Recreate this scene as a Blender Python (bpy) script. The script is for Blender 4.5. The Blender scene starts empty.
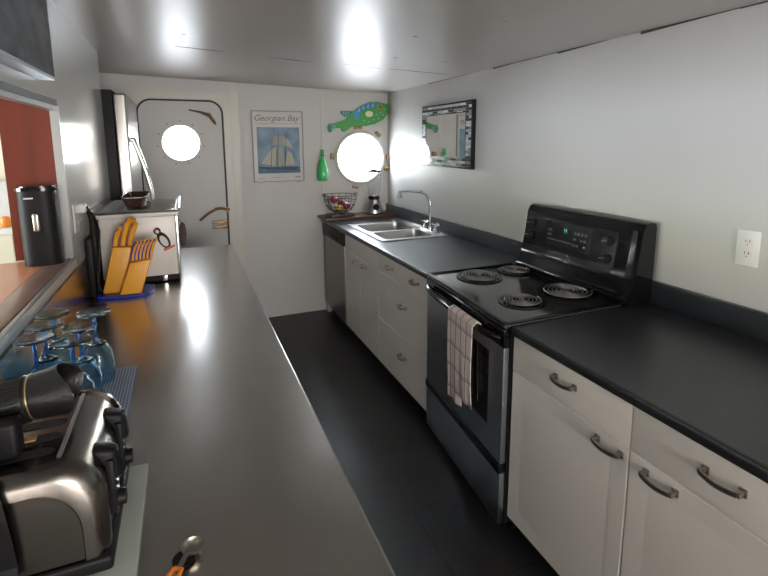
import bpy, bmesh, math, random
from mathutils import Vector, Matrix
random.seed(4)
PI = math.pi
S = bpy.context.scene
COL = S.collection

# ------------------------------------------------------------------ materials
def new_mat(name):
    m = bpy.data.materials.new(name); m.use_nodes = True
    nt = m.node_tree; b = nt.nodes['Principled BSDF']
    return m, nt, b
def mat(name, col, rough=.5, metal=0, noise=0, nscale=8, bump=0, bscale=30, stretch=None, coat=0, spec=None, trans=0, ior=None, emit=None, rvar=0, coat_r=.05, alpha=None):
    m, nt, b = new_mat(name)
    N, L = nt.nodes, nt.links
    b.inputs['Base Color'].default_value = (*col, 1)
    b.inputs['Roughness'].default_value = rough
    b.inputs['Metallic'].default_value = metal
    b.inputs['Coat Weight'].default_value = coat
    b.inputs['Coat Roughness'].default_value = coat_r
    if spec is not None: b.inputs['Specular IOR Level'].default_value = spec
    if trans: b.inputs['Transmission Weight'].default_value = trans
    if ior: b.inputs['IOR'].default_value = ior
    if alpha is not None: b.inputs['Alpha'].default_value = alpha
    if emit:
        b.inputs['Emission Color'].default_value = (*emit[0], 1); b.inputs['Emission Strength'].default_value = emit[1]
    tc = N.new('ShaderNodeTexCoord'); mp = N.new('ShaderNodeMapping')
    L.new(tc.outputs['Object'], mp.inputs['Vector'])
    if stretch: mp.inputs['Scale'].default_value = stretch
    if noise or rvar:
        n = N.new('ShaderNodeTexNoise'); n.inputs['Scale'].default_value = nscale; n.inputs['Detail'].default_value = 5
        L.new(mp.outputs['Vector'], n.inputs['Vector'])
        if noise:
            mx = N.new('ShaderNodeMix'); mx.data_type = 'RGBA'
            mx.inputs[6].default_value = (*[c*(1-noise) for c in col], 1)
            mx.inputs[7].default_value = (*[min(1, c*(1+noise)) for c in col], 1)
            L.new(n.outputs['Fac'], mx.inputs[0]); L.new(mx.outputs[2], b.inputs['Base Color'])
        if rvar:
            mr = N.new('ShaderNodeMapRange'); mr.inputs[3].default_value = max(.02, rough-rvar); mr.inputs[4].default_value = rough+rvar
            mr.inputs[1].default_value = .3; mr.inputs[2].default_value = .7
            L.new(n.outputs['Fac'], mr.inputs[0]); L.new(mr.outputs[0], b.inputs['Roughness'])
    if bump:
        n2 = N.new('ShaderNodeTexNoise'); n2.inputs['Scale'].default_value = bscale; n2.inputs['Detail'].default_value = 4
        L.new(mp.outputs['Vector'], n2.inputs['Vector'])
        bp = N.new('ShaderNodeBump'); bp.inputs['Strength'].default_value = bump; bp.inputs['Distance'].default_value = .01
        L.new(n2.outputs['Fac'], bp.inputs['Height']); L.new(bp.outputs['Normal'], b.inputs['Normal'])
    return m
def stripes(nt, axis, period, width, off=0.):
    """1 inside a stripe of the given width, repeated along an object axis"""
    N, L = nt.nodes, nt.links
    tc = N.new('ShaderNodeTexCoord'); sp = N.new('ShaderNodeSeparateXYZ'); L.new(tc.outputs['Object'], sp.inputs[0])
    def M(op, a, bb):
        q = N.new('ShaderNodeMath'); q.operation = op
        for i, v in enumerate((a, bb)):
            if v is None: continue
            if isinstance(v, (int, float)): q.inputs[i].default_value = v
            else: L.new(v, q.inputs[i])
        return q.outputs[0]
    a = M('ADD', sp.outputs[axis], off); a = M('DIVIDE', a, period); a = M('FRACT', a, None)
    return M('LESS_THAN', a, width/period), M

MT = {}
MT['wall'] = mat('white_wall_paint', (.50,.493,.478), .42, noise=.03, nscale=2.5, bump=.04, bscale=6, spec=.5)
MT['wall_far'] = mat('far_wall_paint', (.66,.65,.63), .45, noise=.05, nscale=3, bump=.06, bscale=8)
MT['wall_gloss'] = mat('glossy_wall_paint', (.56,.575,.56), .2, noise=.05, nscale=2, bump=.03, bscale=4, spec=.6, coat=.3, coat_r=.12)
MT['ceiling'] = mat('glossy_ceiling_paint', (.50,.475,.44), .35, noise=.05, nscale=1.5, bump=.06, bscale=4, spec=.6)
MT['saloon'] = mat('cream_saloon_paint', (.78,.70,.56), .6, noise=.04)
MT['door'] = mat('grey_door_paint', (.58,.575,.565), .4, noise=.05, nscale=4, bump=.05, bscale=9)
MT['frame'] = mat('cream_frame_paint', (.70,.67,.61), .35, noise=.05, nscale=9)
MT['gasket'] = mat('black_rubber', (.012,.012,.013), .5)
MT['bronze'] = mat('aged_bronze', (.30,.20,.12), .42, metal=.7, noise=.35, nscale=30)
MT['crack'] = mat('dark_gap', (.06,.05,.04), .9)
MT['steel_top'] = mat('worn_stainless_sheet', (.50,.475,.45), .25, metal=1, noise=.05, nscale=7, bump=.035, bscale=5)
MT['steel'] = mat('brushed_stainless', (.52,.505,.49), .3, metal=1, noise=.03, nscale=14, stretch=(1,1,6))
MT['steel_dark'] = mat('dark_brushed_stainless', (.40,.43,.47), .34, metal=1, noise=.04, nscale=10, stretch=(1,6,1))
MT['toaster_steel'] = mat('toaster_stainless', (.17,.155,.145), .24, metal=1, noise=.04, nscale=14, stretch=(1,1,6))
MT['dw_steel'] = mat('dishwasher_steel', (.30,.285,.27), .4, metal=.9, noise=.04, nscale=10, stretch=(1,1,6))
MT['chrome'] = mat('chrome', (.8,.8,.8), .08, metal=1)
MT['nickel'] = mat('brushed_nickel', (.42,.39,.35), .35, metal=1, noise=.1, nscale=60)
MT['counter'] = mat('charcoal_laminate', (.022,.024,.028), .30, noise=.45, nscale=26, bump=.08, bscale=120, spec=.6)
MT['cab'] = mat('white_cabinet_foil', (.84,.795,.735), .38, noise=.02, nscale=4)
MT['carcass'] = mat('cabinet_carcass', (.5,.49,.46), .6, noise=.04)
MT['toe'] = mat('dark_toe_kick', (.02,.02,.02), .6, noise=.1)
MT['black'] = mat('black_enamel', (.005,.005,.006), .13, spec=.35, coat=.15, noise=.1)
MT['black_panel'] = mat('black_control_glass', (.004,.004,.005), .2, spec=.3, noise=.1)
MT['cooktop'] = mat('black_cooktop_enamel', (.022,.023,.024), .17, coat=.8, coat_r=.1, noise=.1, nscale=20, spec=.8)
MT['coil'] = mat('burner_coil', (.20,.19,.18), .4, metal=.8, noise=.15)
MT['matte_black'] = mat('matte_black_plastic', (.009,.009,.010), .48, noise=.2, nscale=40, spec=.22)
MT['lens_black'] = mat('lens_black', (.010,.010,.010), .35, noise=.2, nscale=50, bump=.1, bscale=200)
MT['glass_dark'] = mat('dark_oven_glass', (.006,.006,.007), .07, coat=.5)
MT['brown'] = mat('brown_glazed_ceramic', (.06,.022,.016), .12, noise=.2, coat=.5)
MT['yellow'] = mat('yellow_plastic', (.88,.40,.03), .38, noise=.05, nscale=12)
MT['blue'] = mat('blue_plastic', (.03,.05,.42), .35)
MT['orange'] = mat('orange_plastic', (.85,.24,.02), .35, noise=.08)
MT['white_plastic'] = mat('white_plastic', (.70,.69,.67), .35)
MT['off_white'] = mat('off_white_board', (.55,.60,.56), .45, noise=.04)
MT['enamel'] = mat('white_enamel', (.74,.70,.66), .3, noise=.04, nscale=5)
MT['dark_slot'] = mat('dark_slot', (.01,.01,.01), .8)
MT['bread'] = mat('toast_bread', (.45,.24,.10), .8, noise=.3, nscale=60)
MT['glass_blue'] = mat('pale_blue_glass', (.50,.80,1.0), .02, trans=1, ior=1.45)
MT['glass_stem'] = mat('blue_stem_glass', (.10,.35,.85), .03, trans=.9, ior=1.45)
MT['glass_clear'] = mat('clear_jar_glass', (.97,.98,.99), .03, trans=1, ior=1.08)
MT['glass_green'] = mat('green_bottle_glass', (.12,.75,.26), .08, trans=.25, ior=1.45)
MT['red'] = mat('red_skin', (.55,.02,.03), .3, noise=.2, nscale=20)
MT['purple'] = mat('purple_onion_skin', (.25,.03,.10), .35, noise=.4, nscale=18)
MT['lemon'] = mat('yellow_lemon_skin', (.85,.60,.05), .4, bump=.2, bscale=80)
MT['wood_dark'] = mat('dark_wood', (.07,.03,.02), .4, noise=.3, nscale=6, stretch=(1,8,1))
MT['fish_green'] = mat('fish_green_paint', (.07,.34,.08), .4, noise=.3, nscale=60)
MT['fish_blue'] = mat('fish_blue_paint', (.05,.25,.50), .4, noise=.25, nscale=50)
MT['fish_pale'] = mat('fish_pale_paint', (.30,.52,.42), .45)
MT['fish_teal'] = mat('fish_teal_paint', (.05,.28,.25), .45, noise=.2)
MT['cream'] = mat('cream_paint', (.80,.72,.50), .5)
MT['paper'] = mat('poster_paper', (.66,.64,.61), .35, noise=.03)
MT['ink'] = mat('dark_ink', (.16,.15,.16), .6)
MT['ink_grey'] = mat('grey_ink', (.35,.34,.34), .6)
MT['sail'] = mat('printed_sail', (.52,.50,.40), .5, noise=.12, nscale=12)
MT['sail2'] = mat('printed_sail_shade', (.38,.38,.34), .5, noise=.12, nscale=12)
MT['hull'] = mat('printed_hull', (.04,.06,.09), .5)
MT['sea'] = mat('printed_sea', (.05,.15,.25), .5, noise=.4, nscale=40, stretch=(1,1,5))
MT['print_sky'] = mat('printed_sky', (.22,.34,.46), .5, noise=.95, nscale=7)
MT['mirror'] = mat('mirror_glass', (.88,.90,.88), .01, metal=1)
MT['brass'] = mat('brass', (.55,.40,.18), .35, metal=.8, noise=.2, nscale=40)
MT['sticker_orange'] = mat('sticker_orange', (.70,.12,.04), .5)
MT['marks'] = mat('panel_print', (.06,.065,.07), .5)
MT['led'] = mat('green_led_digits', (.02,.1,.08), .4, emit=((.1,.8,.6), .18))
MT['laminate_orange'] = mat('orange_brown_laminate', (.74,.32,.17), .3, noise=.12, nscale=5, spec=.6)
MT['mahogany'] = mat('mahogany_board', (.15,.025,.011), .35, noise=.35, nscale=5, stretch=(6,6,.6), spec=.5)
MT['worn_wood'] = mat('worn_varnished_trim', (.30,.19,.15), .32, noise=.5, nscale=14, stretch=(1,.3,1))
MT['alu'] = mat('aluminium_edge', (.45,.46,.46), .4, metal=.8, noise=.1)
MT['cord'] = mat('black_cord_rubber', (.01,.01,.01), .45)
MT['world_glass'] = mat('porthole_glass', (1,1,1), .0, trans=1, ior=1.1)

def wood_window_mat(): return MT['frame']
# floor: dark slate vinyl tile
m, nt, b = new_mat('dark_slate_tile')
N, L = nt.nodes, nt.links
tc = N.new('ShaderNodeTexCoord'); br = N.new('ShaderNodeTexBrick'); br.offset = 0
L.new(tc.outputs['Object'], br.inputs['Vector'])
br.inputs['Scale'].default_value = 1; br.inputs['Brick Width'].default_value = .42; br.inputs['Row Height'].default_value = .42
br.inputs['Mortar Size'].default_value = .003; br.inputs['Color1'].default_value = (.024,.024,.026,1); br.inputs['Color2'].default_value = (.030,.030,.032,1)
br.inputs['Mortar'].default_value = (.006,.006,.006,1)
nz = N.new('ShaderNodeTexNoise'); nz.inputs['Scale'].default_value = 9; nz.inputs['Detail'].default_value = 6
L.new(tc.outputs['Object'], nz.inputs['Vector'])
mx = N.new('ShaderNodeMix'); mx.data_type = 'RGBA'; mx.blend_type = 'MULTIPLY'; mx.inputs[0].default_value = .5
L.new(br.outputs['Color'], mx.inputs[6]); L.new(nz.outputs['Color'], mx.inputs[7]); L.new(mx.outputs[2], b.inputs['Base Color'])
bp = N.new('ShaderNodeBump'); bp.inputs['Strength'].default_value = .25; bp.inputs['Distance'].default_value = .01
L.new(nz.outputs['Fac'], bp.inputs['Height']); L.new(bp.outputs['Normal'], b.inputs['Normal'])
b.inputs['Roughness'].default_value = .42
MT['floor'] = m
# bead-board cabinet door foil
m, nt, b = new_mat('beadboard_foil')
b.inputs['Base Color'].default_value = (.84,.795,.735,1); b.inputs['Roughness'].default_value = .38
s, M = stripes(nt, 1, .055, .0045)
inv = M('SUBTRACT', 1.0, s)
bp = nt.nodes.new('ShaderNodeBump'); bp.inputs['Strength'].default_value = .25; bp.inputs['Distance'].default_value = .002
nt.links.new(inv, bp.inputs['Height']); nt.links.new(bp.outputs['Normal'], b.inputs['Normal'])
MT['bead'] = m
# plaid tea towel
m, nt, b = new_mat('plaid_tea_towel')
s1, M = stripes(nt, 1, .052, .005, .01); s2, M2 = stripes(nt, 2, .105, .005, .02); s3, _ = stripes(nt, 2, .105, .003, .008)
mxs = M('MAXIMUM', s1, s2); mxs = M('MAXIMUM', mxs, s3)
mx = nt.nodes.new('ShaderNodeMix'); mx.data_type = 'RGBA'
mx.inputs[6].default_value = (.80,.68,.63,1); mx.inputs[7].default_value = (.20,.14,.17,1)
nt.links.new(mxs, mx.inputs[0]); nt.links.new(mx.outputs[2], b.inputs['Base Color']); b.inputs['Roughness'].default_value = .9
MT['towel'] = m
# blue striped mat
m, nt, b = new_mat('blue_striped_cloth')
s1, M = stripes(nt, 0, .008, .003); s2, _ = stripes(nt, 1, .008, .001)
mxs = M('MAXIMUM', s1, s2)
mx = nt.nodes.new('ShaderNodeMix'); mx.data_type = 'RGBA'
mx.inputs[6].default_value = (.16,.20,.30,1); mx.inputs[7].default_value = (.42,.48,.58,1)
nt.links.new(mxs, mx.inputs[0]); nt.links.new(mx.outputs[2], b.inputs['Base Color']); b.inputs['Roughness'].default_value = .8
MT['mat_cloth'] = m
# mosaic frame
m, nt, b = new_mat('mosaic_strips')
N, L = nt.nodes, nt.links
tc = N.new('ShaderNodeTexCoord'); mp = N.new('ShaderNodeMapping'); L.new(tc.outputs['Object'], mp.inputs[0])
mp.inputs['Rotation'].default_value = (0, 0, 0)
sp = N.new('ShaderNodeSeparateXYZ'); cb = N.new('ShaderNodeCombineXYZ'); L.new(mp.outputs[0], sp.inputs[0])
L.new(sp.outputs[1], cb.inputs[0]); L.new(sp.outputs[2], cb.inputs[1])
br = N.new('ShaderNodeTexBrick'); L.new(cb.outputs[0], br.inputs['Vector'])
br.inputs['Scale'].default_value = 1; br.inputs['Brick Width'].default_value = .08; br.inputs['Row Height'].default_value = .0185
br.inputs['Mortar Size'].default_value = .0015; br.inputs['Color1'].default_value = (0,0,0,1); br.inputs['Color2'].default_value = (1,1,1,1); br.inputs['Mortar'].default_value = (.4,.4,.4,1)
rp = N.new('ShaderNodeValToRGB'); L.new(br.outputs['Color'], rp.inputs[0]); rp.color_ramp.interpolation = 'CONSTANT'
e = rp.color_ramp.elements; e[0].position = 0; e[0].color = (.05,.05,.055,1); e[1].position = .25; e[1].color = (.28,.28,.29,1)
q = e.new(.5); q.color = (.55,.55,.56,1); q = e.new(.75); q.color = (.75,.75,.76,1)
L.new(rp.outputs[0], b.inputs['Base Color']); b.inputs['Roughness'].default_value = .12; b.inputs['Metallic'].default_value = .2
MT['mosaic'] = m
# black and white landscape print
m, nt, b = new_mat('monochrome_landscape_print')
N, L = nt.nodes, nt.links
tc = N.new('ShaderNodeTexCoord'); nz = N.new('ShaderNodeTexNoise'); nz.inputs['Scale'].default_value = 5; nz.inputs['Detail'].default_value = 9
mp = N.new('ShaderNodeMapping'); mp.inputs['Scale'].default_value = (1, 1, 2.4); mp.inputs['Rotation'].default_value = (.4, 0, 0)
L.new(tc.outputs['Object'], mp.inputs[0]); L.new(mp.outputs[0], nz.inputs['Vector'])
rp = N.new('ShaderNodeValToRGB'); L.new(nz.outputs['Fac'], rp.inputs[0])
e = rp.color_ramp.elements; e[0].position = .38; e[0].color = (.015,.018,.02,1); e[1].position = .66; e[1].color = (.10,.105,.11,1)
L.new(rp.outputs[0], b.inputs['Base Color']); b.inputs['Roughness'].default_value = .5; b.inputs['Specular IOR Level'].default_value = .2
MT['art'] = m

# ------------------------------------------------------------------ mesh builder
class MB:
    def __init__(s): s.bm = bmesh.new(); s.ms = []; s.cur = 0
    def m(s, material):
        if material not in s.ms: s.ms.append(material)
        s.cur = s.ms.index(material); return s
    def _fin(s, faces, smooth=False):
        for f in faces: f.material_index = s.cur; f.smooth = smooth
    def box(s, x0, x1, y0, y1, z0, z1, bev=0, seg=2, rot=None, pivot=None):
        bm = s.bm
        vs = [bm.verts.new((x, y, z)) for x in (x0, x1) for y in (y0, y1) for z in (z0, z1)]
        idx = [(0,1,3,2),(4,6,7,5),(0,4,5,1),(2,3,7,6),(0,2,6,4),(1,5,7,3)]
        fs = [bm.faces.new([vs[i] for i in q]) for q in idx]
        s._fin(fs)
        if bev:
            es = list({e for f in fs for e in f.edges})
            r = bmesh.ops.bevel(bm, geom=es, offset=bev, segments=seg, affect='EDGES', profile=.6)
            s._fin(r['faces'], True)
            vs = list({v for f in r['faces'] for v in f.verts} | {v for v in vs if v.is_valid})
        if rot is not None:
            p = Vector(pivot) if pivot else Vector(((x0+x1)/2, (y0+y1)/2, (z0+z1)/2))
            for v in vs:
                v.co = rot @ (v.co-p) + p
        return s
    def hexa(s, bot, top, bev=0):
        """8-corner solid from 4 bottom and 4 top points, both counter-clockwise"""
        bm = s.bm
        b_ = [bm.verts.new(p) for p in bot]; t_ = [bm.verts.new(p) for p in top]
        fs = [bm.faces.new(b_[::-1]), bm.faces.new(t_)]
        for i in range(4): fs.append(bm.faces.new((b_[i], b_[(i+1) % 4], t_[(i+1) % 4], t_[i])))
        s._fin(fs)
        if bev:
            r = bmesh.ops.bevel(bm, geom=list({e for f in fs for e in f.edges}), offset=bev, segments=3, affect='EDGES', profile=.6)
            s._fin(r['faces'], True)
        return s
    def prism(s, pts, axis, a, b, smooth=False):
        """extrude a closed outline; axis 'y': pts are (x,z); 'x': (y,z); 'z': (x,y)"""
        def P(p, t): return {'y': (p[0], t, p[1]), 'x': (t, p[0], p[1]), 'z': (p[0], p[1], t)}[axis]
        v0 = [s.bm.verts.new(P(p, a)) for p in pts]; v1 = [s.bm.verts.new(P(p, b)) for p in pts]
        fs = [s.bm.faces.new(v0), s.bm.faces.new(v1[::-1])]
        s._fin(fs)
        n = len(pts); sd = [s.bm.faces.new((v0[i], v1[i], v1[(i+1) % n], v0[(i+1) % n])) for i in range(n)]
        s._fin(sd, smooth); return s
    def tube(s, pts, r, n=10, caps=True, rs=None):
        pts = [Vector(p) for p in pts]; rings = []; prev = None
        for i, p in enumerate(pts):
            t = (pts[min(i+1, len(pts)-1)]-pts[max(i-1, 0)]).normalized()
            if prev is None:
                up = Vector((0, 0, 1)) if abs(t.z) < .9 else Vector((1, 0, 0))
                a = t.cross(up).normalized()
            else: a = (prev-t*prev.dot(t)).normalized()
            prev = a; bb = t.cross(a); rr = rs[i] if rs else r
            rings.append([s.bm.verts.new(p+(a*math.cos(k*2*PI/n)+bb*math.sin(k*2*PI/n))*rr) for k in range(n)])
        fs = [s.bm.faces.new((rings[i][k], rings[i][(k+1) % n], rings[i+1][(k+1) % n], rings[i+1][k])) for i in range(len(rings)-1) for k in range(n)]
        s._fin(fs, True)
        if caps: s._fin([s.bm.faces.new(rings[0][::-1]), s.bm.faces.new(rings[-1])])
        return s
    def ring(s, c, R, r, axis='z', n=32, k=8, sy=1):
        c = Vector(c); R_ = []
        for i in range(n):
            a = i*2*PI/n
            d = {'z': Vector((math.cos(a), math.sin(a), 0)), 'y': Vector((math.cos(a), 0, math.sin(a))), 'x': Vector((0, math.cos(a), math.sin(a)))}[axis]
            ax = {'z': Vector((0,0,1)), 'y': Vector((0,1,0)), 'x': Vector((1,0,0))}[axis]
            R_.append([s.bm.verts.new(c+d*(R+r*math.cos(j*2*PI/k))+ax*r*sy*math.sin(j*2*PI/k)) for j in range(k)])
        fs = [s.bm.faces.new((R_[i][j], R_[i][(j+1) % k], R_[(i+1) % n][(j+1) % k], R_[(i+1) % n][j])) for i in range(n) for j in range(k)]
        s._fin(fs, True); return s
    def lathe(s, prof, c=(0,0,0), axis='z', n=32, closed=False, rot=None):
        """prof: (radius, height) pairs; revolves about an axis through c"""
        c = Vector(c); rings = []
        def P(r, h, a):
            u, v = r*math.cos(a), r*math.sin(a)
            q = {'z': Vector((u, v, h)), 'y': Vector((u, h, v)), 'x': Vector((h, u, v))}[axis]
            if rot: q = rot @ q
            return c+q
        for r, h in prof:
            if r < 1e-6: rings.append([s.bm.verts.new(P(0, h, 0))])
            else: rings.append([s.bm.verts.new(P(r, h, k*2*PI/n)) for k in range(n)])
        fs = []
        pr = list(zip(rings, rings[1:]))
        if closed: pr.append((rings[-1], rings[0]))
        for A, B in pr:
            for k in range(n):
                a0, a1 = A[k % len(A)], A[(k+1) % len(A)]; b0, b1 = B[k % len(B)], B[(k+1) % len(B)]
                q = [a0]
                if a1 is not a0: q.append(a1)
                if b1 is not b0: q += [b1, b0]
                else: q.append(b0)
                if len(q) > 2: fs.append(s.bm.faces.new(q))
        s._fin(fs, True); return s
    def cyl(s, c, r, h, axis='z', n=24, r2=None):
        r2 = r if r2 is None else r2
        c = Vector(c)
        s.lathe([(0, 0), (r, 0)], c, axis, n); s.lathe([(r, 0), (r2, h)], c, axis, n); s.lathe([(r2, h), (0, h)], c, axis, n)
        return s
    def sphere(s, c, r, sc=(1,1,1), n=16, rot=None):
        k = n//2; M_ = Matrix.Diagonal(sc)
        if rot: M_ = rot @ M_
        return s.lathe([(r*math.sin(i*PI/k) if 0 < i < k else 0, -r*math.cos(i*PI/k)) for i in range(k+1)], c, 'z', n, rot=M_)
    def plate_hole(s, outer, hole, y0, y1, n=64, corner_angles=()):
        """plate in the x-z plane with a hole; outer(a) and hole(a) give radii round a centre"""
        raise NotImplementedError
    def build(s, name, parent=None, label=None, loc=None):
        bmesh.ops.recalc_face_normals(s.bm, faces=s.bm.faces)
        me = bpy.data.meshes.new(name); s.bm.to_mesh(me); s.bm.free(); me.set_sharp_from_angle(angle=math.radians(38))
        for mm in s.ms: me.materials.append(MT[mm])
        o = bpy.data.objects.new(name, me); COL.objects.link(o)
        if parent is not None:
            o.parent = parent
            wl = Vector((0,0,0)); q = parent
            while q is not None: wl += q.location; q = q.parent
            o.location = -wl
        if label: o['label'] = label
        return o

def rect_ray(cx, cz, x0, x1, z0, z1, a):
    dx, dz = math.cos(a), math.sin(a); t = 1e9
    if dx > 1e-9: t = min(t, (x1-cx)/dx)
    if dx < -1e-9: t = min(t, (x0-cx)/dx)
    if dz > 1e-9: t = min(t, (z1-cz)/dz)
    if dz < -1e-9: t = min(t, (z0-cz)/dz)
    return (cx+dx*t, cz+dz*t)
def plate_round_hole(mb, x0, x1, z0, z1, cx, cz, r, y0, y1, n=64):
    angs = sorted([i*2*PI/n for i in range(n)] + [math.atan2(z-cz, x-cx) % (2*PI) for x in (x0, x1) for z in (z0, z1)])
    out = [rect_ray(cx, cz, x0, x1, z0, z1, a) for a in angs]; inn = [(cx+r*math.cos(a), cz+r*math.sin(a)) for a in angs]
    loop_plate(mb, out, inn, y0, y1)
def loop_plate(mb, out, inn, y0, y1, smooth=False):
    bm = mb.bm; k = len(out)
    V = [[bm.verts.new((p[0], y, p[1])) for p in L_] for y in (y0, y1) for L_ in (out, inn)]
    o0, i0, o1, i1 = V; fs = []
    for i in range(k):
        j = (i+1) % k
        fs += [bm.faces.new((o0[i], o0[j], i0[j], i0[i])), bm.faces.new((o1[j], o1[i], i1[i], i1[j]))]
        fs += [bm.faces.new((i0[i], i0[j], i1[j], i1[i])), bm.faces.new((o0[j], o0[i], o1[i], o1[j]))]
    mb._fin(fs)
def rrect(x0, x1, z0, z1, r, n=8):
    pts = []
    for cx, cz, a0 in ((x1-r, z1-r, 0), (x0+r, z1-r, PI/2), (x0+r, z0+r, PI), (x1-r, z0+r, 3*PI/2)):
        for i in range(n+1):
            a = a0+i*PI/2/n; pts.append((cx+r*math.cos(a), cz+r*math.sin(a)))
    return pts

def tag(o, label, cat, group=None):
    o['label'] = label; o['category'] = cat
    if group: o['group'] = group
    return o
def thing(name, loc, label, cat, group=None):
    o = bpy.data.objects.new(name, None); COL.objects.link(o); o.location = loc
    o.empty_display_size = .05
    return tag(o, label, cat, group)
def struct(o):
    o['kind'] = 'structure'; return o
def dup(root, loc, label, group=None, rotz=0):
    r = root.copy(); COL.objects.link(r); r.location = loc; r.rotation_euler = (0, 0, rotz); r['label'] = label
    if group: r['group'] = group
    for ch in list(root.children):
        c = ch.copy(); COL.objects.link(c); c.parent = r; c.matrix_parent_inverse = ch.matrix_parent_inverse.copy()
        for g in ch.children:
            d = g.copy(); COL.objects.link(d); d.parent = c
    return r

# ------------------------------------------------------------------ constants
YF, XR, XL = 4.33, 1.862, -.424           # far wall, right wall, left wall
CT = .915                                # right counter height
ST = .93                                 # steel bar height
def zc(x): return 2.137-.030*x           # sloping ceiling underside
YB = -3.2                                # wall behind the camera

# ------------------------------------------------------------------ room shell
struct(MB().m('floor').box(-3.6, 2.0, YB-.1, YF+.1, -.05, 0).build('floor'))
mb = MB().m('ceiling')
mb.hexa([(-3.6,YB-.1,zc(-3.6)), (2.0,YB-.1,zc(2.0)), (2.0,YF+.1,zc(2.0)), (-3.6,YF+.1,zc(-3.6))],
        [(-3.6,YB-.1,2.4), (2.0,YB-.1,2.4), (2.0,YF+.1,2.4), (-3.6,YF+.1,2.4)])
ceil = struct(mb.build('ceiling'))
# open seams in the ceiling sheets, and screw heads
def seam(x0, x1, y, w=.008, skew=0):
    bm_ = MB().m('crack'); z0, z1 = zc(x0), zc(x1)
    mid = (x0+x1)/2
    bm_.hexa([(x0,y-.001,z0-.0015), (mid,y+skew/2-w/2,zc(mid)-.0015), (x1,y+skew,z1-.0015), (mid,y+skew/2+w/2,zc(mid)-.0015)],
             [(x0,y-.001,z0+.002), (mid,y+skew/2-w/2,zc(mid)+.002), (x1,y+skew,z1+.002), (mid,y+skew/2+w/2,zc(mid)+.002)])
    return bm_.build('seam', ceil)
seam(.0, .26, 2.93, .012, .02); seam(.50, .80, 2.99, .012, .03); seam(.98, 1.25, 2.98, .01, .04); seam(1.30, 1.75, 3.0, .008, 0)
for x, y in ((.04, 2.60), (1.24, 1.67), (1.18, 2.62), (1.05, 2.1), (1.5, 2.6)):
    MB().m('alu').lathe([(0,-.004),(.009,-.003),(.011,0),(.011,.003)], (x, y, zc(x)), n=12).build('screw_head', ceil)

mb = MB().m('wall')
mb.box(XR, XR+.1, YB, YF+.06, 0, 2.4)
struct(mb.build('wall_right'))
# ragged dark gap where the right wall meets the ceiling
mb = MB().m('crack')
z = zc(XR)
for y0, y1, w in ((2.9, 3.5, .004), (2.35, 2.62, .008), (1.72, 2.05, .009), (1.15, 1.55, .011), (2.05, 2.35, .004), (.6, 1.15, .004)):
    mb.hexa([(XR-.003,y0,z-.001), (XR+.002,y0,z-.001), (XR+.002,y1,z-w), (XR-.003,y1,z-w)], [(XR-.003,y0,z+.004), (XR+.002,y0,z+.004), (XR+.002,y1,z+.004), (XR-.003,y1,z+.004)])
struct(mb.build('trim_1'))

# far wall with the openings of the two round windows
DC = (-.006, 1.617, .142); PC = (1.572, 1.47, .230)
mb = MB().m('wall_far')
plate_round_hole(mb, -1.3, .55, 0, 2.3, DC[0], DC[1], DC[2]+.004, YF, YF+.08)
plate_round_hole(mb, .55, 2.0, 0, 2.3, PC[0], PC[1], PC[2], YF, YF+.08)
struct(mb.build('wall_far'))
struct(MB().m('frame').box(.4, .46, YF-.003, YF, 0, 2.12).box(1.195, 1.215, YF-.004, YF+.001, 0, 2.09).build('trim_2'))

# submarine style door
door = struct(MB().m('door').box(-.30,.31,YF-.005,YF+.001,.12,.14).build('door_1'))
mb = MB().m('frame')
fr_out = []
inner = rrect(-.325, .338, .13, 1.972, .115, 10)
cx_, cz_ = .006, 1.05
for p in inner:
    a = math.atan2(p[1]-cz_, p[0]-cx_); fr_out.append(rect_ray(cx_, cz_, -.385, .392, .02, 2.03, a))
loop_plate(mb, fr_out, inner, YF-.02, YF-.001)
mb.build('door_frame', door)
mb = MB().m('gasket')
o1 = rrect(-.322, .335, .133, 1.969, .112, 10); i1_ = rrect(-.308, .321, .147, 1.955, .1, 10)
loop_plate(mb, o1, i1_, YF-.024, YF-.002)
mb.build('door_gasket', door)
mb = MB().m('door')
outp = rrect(-.307, .320, .148, 1.954, .099, 10)
inn = []
for p in outp:
    a = math.atan2(p[1]-DC[1], p[0]-DC[0]); inn.append((DC[0]+DC[2]*math.cos(a), DC[1]+DC[2]*math.sin(a)))
# refine: more points so the hole is round
angs = [i*2*PI/72 for i in range(72)]
def ray_poly(c, a, poly):
    d = (math.cos(a), math.sin(a)); best = None
    for i in range(len(poly)):
        p, q = poly[i], poly[(i+1) % len(poly)]; ex, ez = q[0]-p[0], q[1]-p[1]
        den = d[0]*ez-d[1]*ex
        if abs(den) < 1e-12: continue
        t = ((p[0]-c[0])*ez-(p[1]-c[1])*ex)/den; u = ((p[0]-c[0])*d[1]-(p[1]-c[1])*d[0])/den
        if t > 0 and -1e-6 <= u <= 1+1e-6 and (best is None or t < best): best = t
    return (c[0]+d[0]*best, c[1]+d[1]*best)
angs = sorted(set(angs) | {math.atan2(p[1]-DC[1], p[0]-DC[0]) % (2*PI) for p in outp})
loop_plate(mb, [ray_poly(DC, a, outp) for a in angs], [(DC[0]+DC[2]*math.cos(a), DC[1]+DC[2]*math.sin(a)) for a in angs], YF-.03, YF-.003)
mb.build('door_panel', door)
MB().m('frame').ring((DC[0], YF-.03, DC[1]), DC[2]+.006, .006, 'y', 64).build('window_rim', door)
for i in range(11):
    a = PI/2+i*2*PI/11
    MB().m('bronze').cyl((DC[0]+.178*math.cos(a), YF-.037, DC[1]+.178*math.sin(a)), .006, .008, 'y', 10).build('bolt', door)
MB().m('world_glass').lathe([(0,0),(DC[2],0),(DC[2],.006),(0,.006)], (DC[0], YF-.01, DC[1]), 'y', 48).build('window_pane', door)
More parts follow.
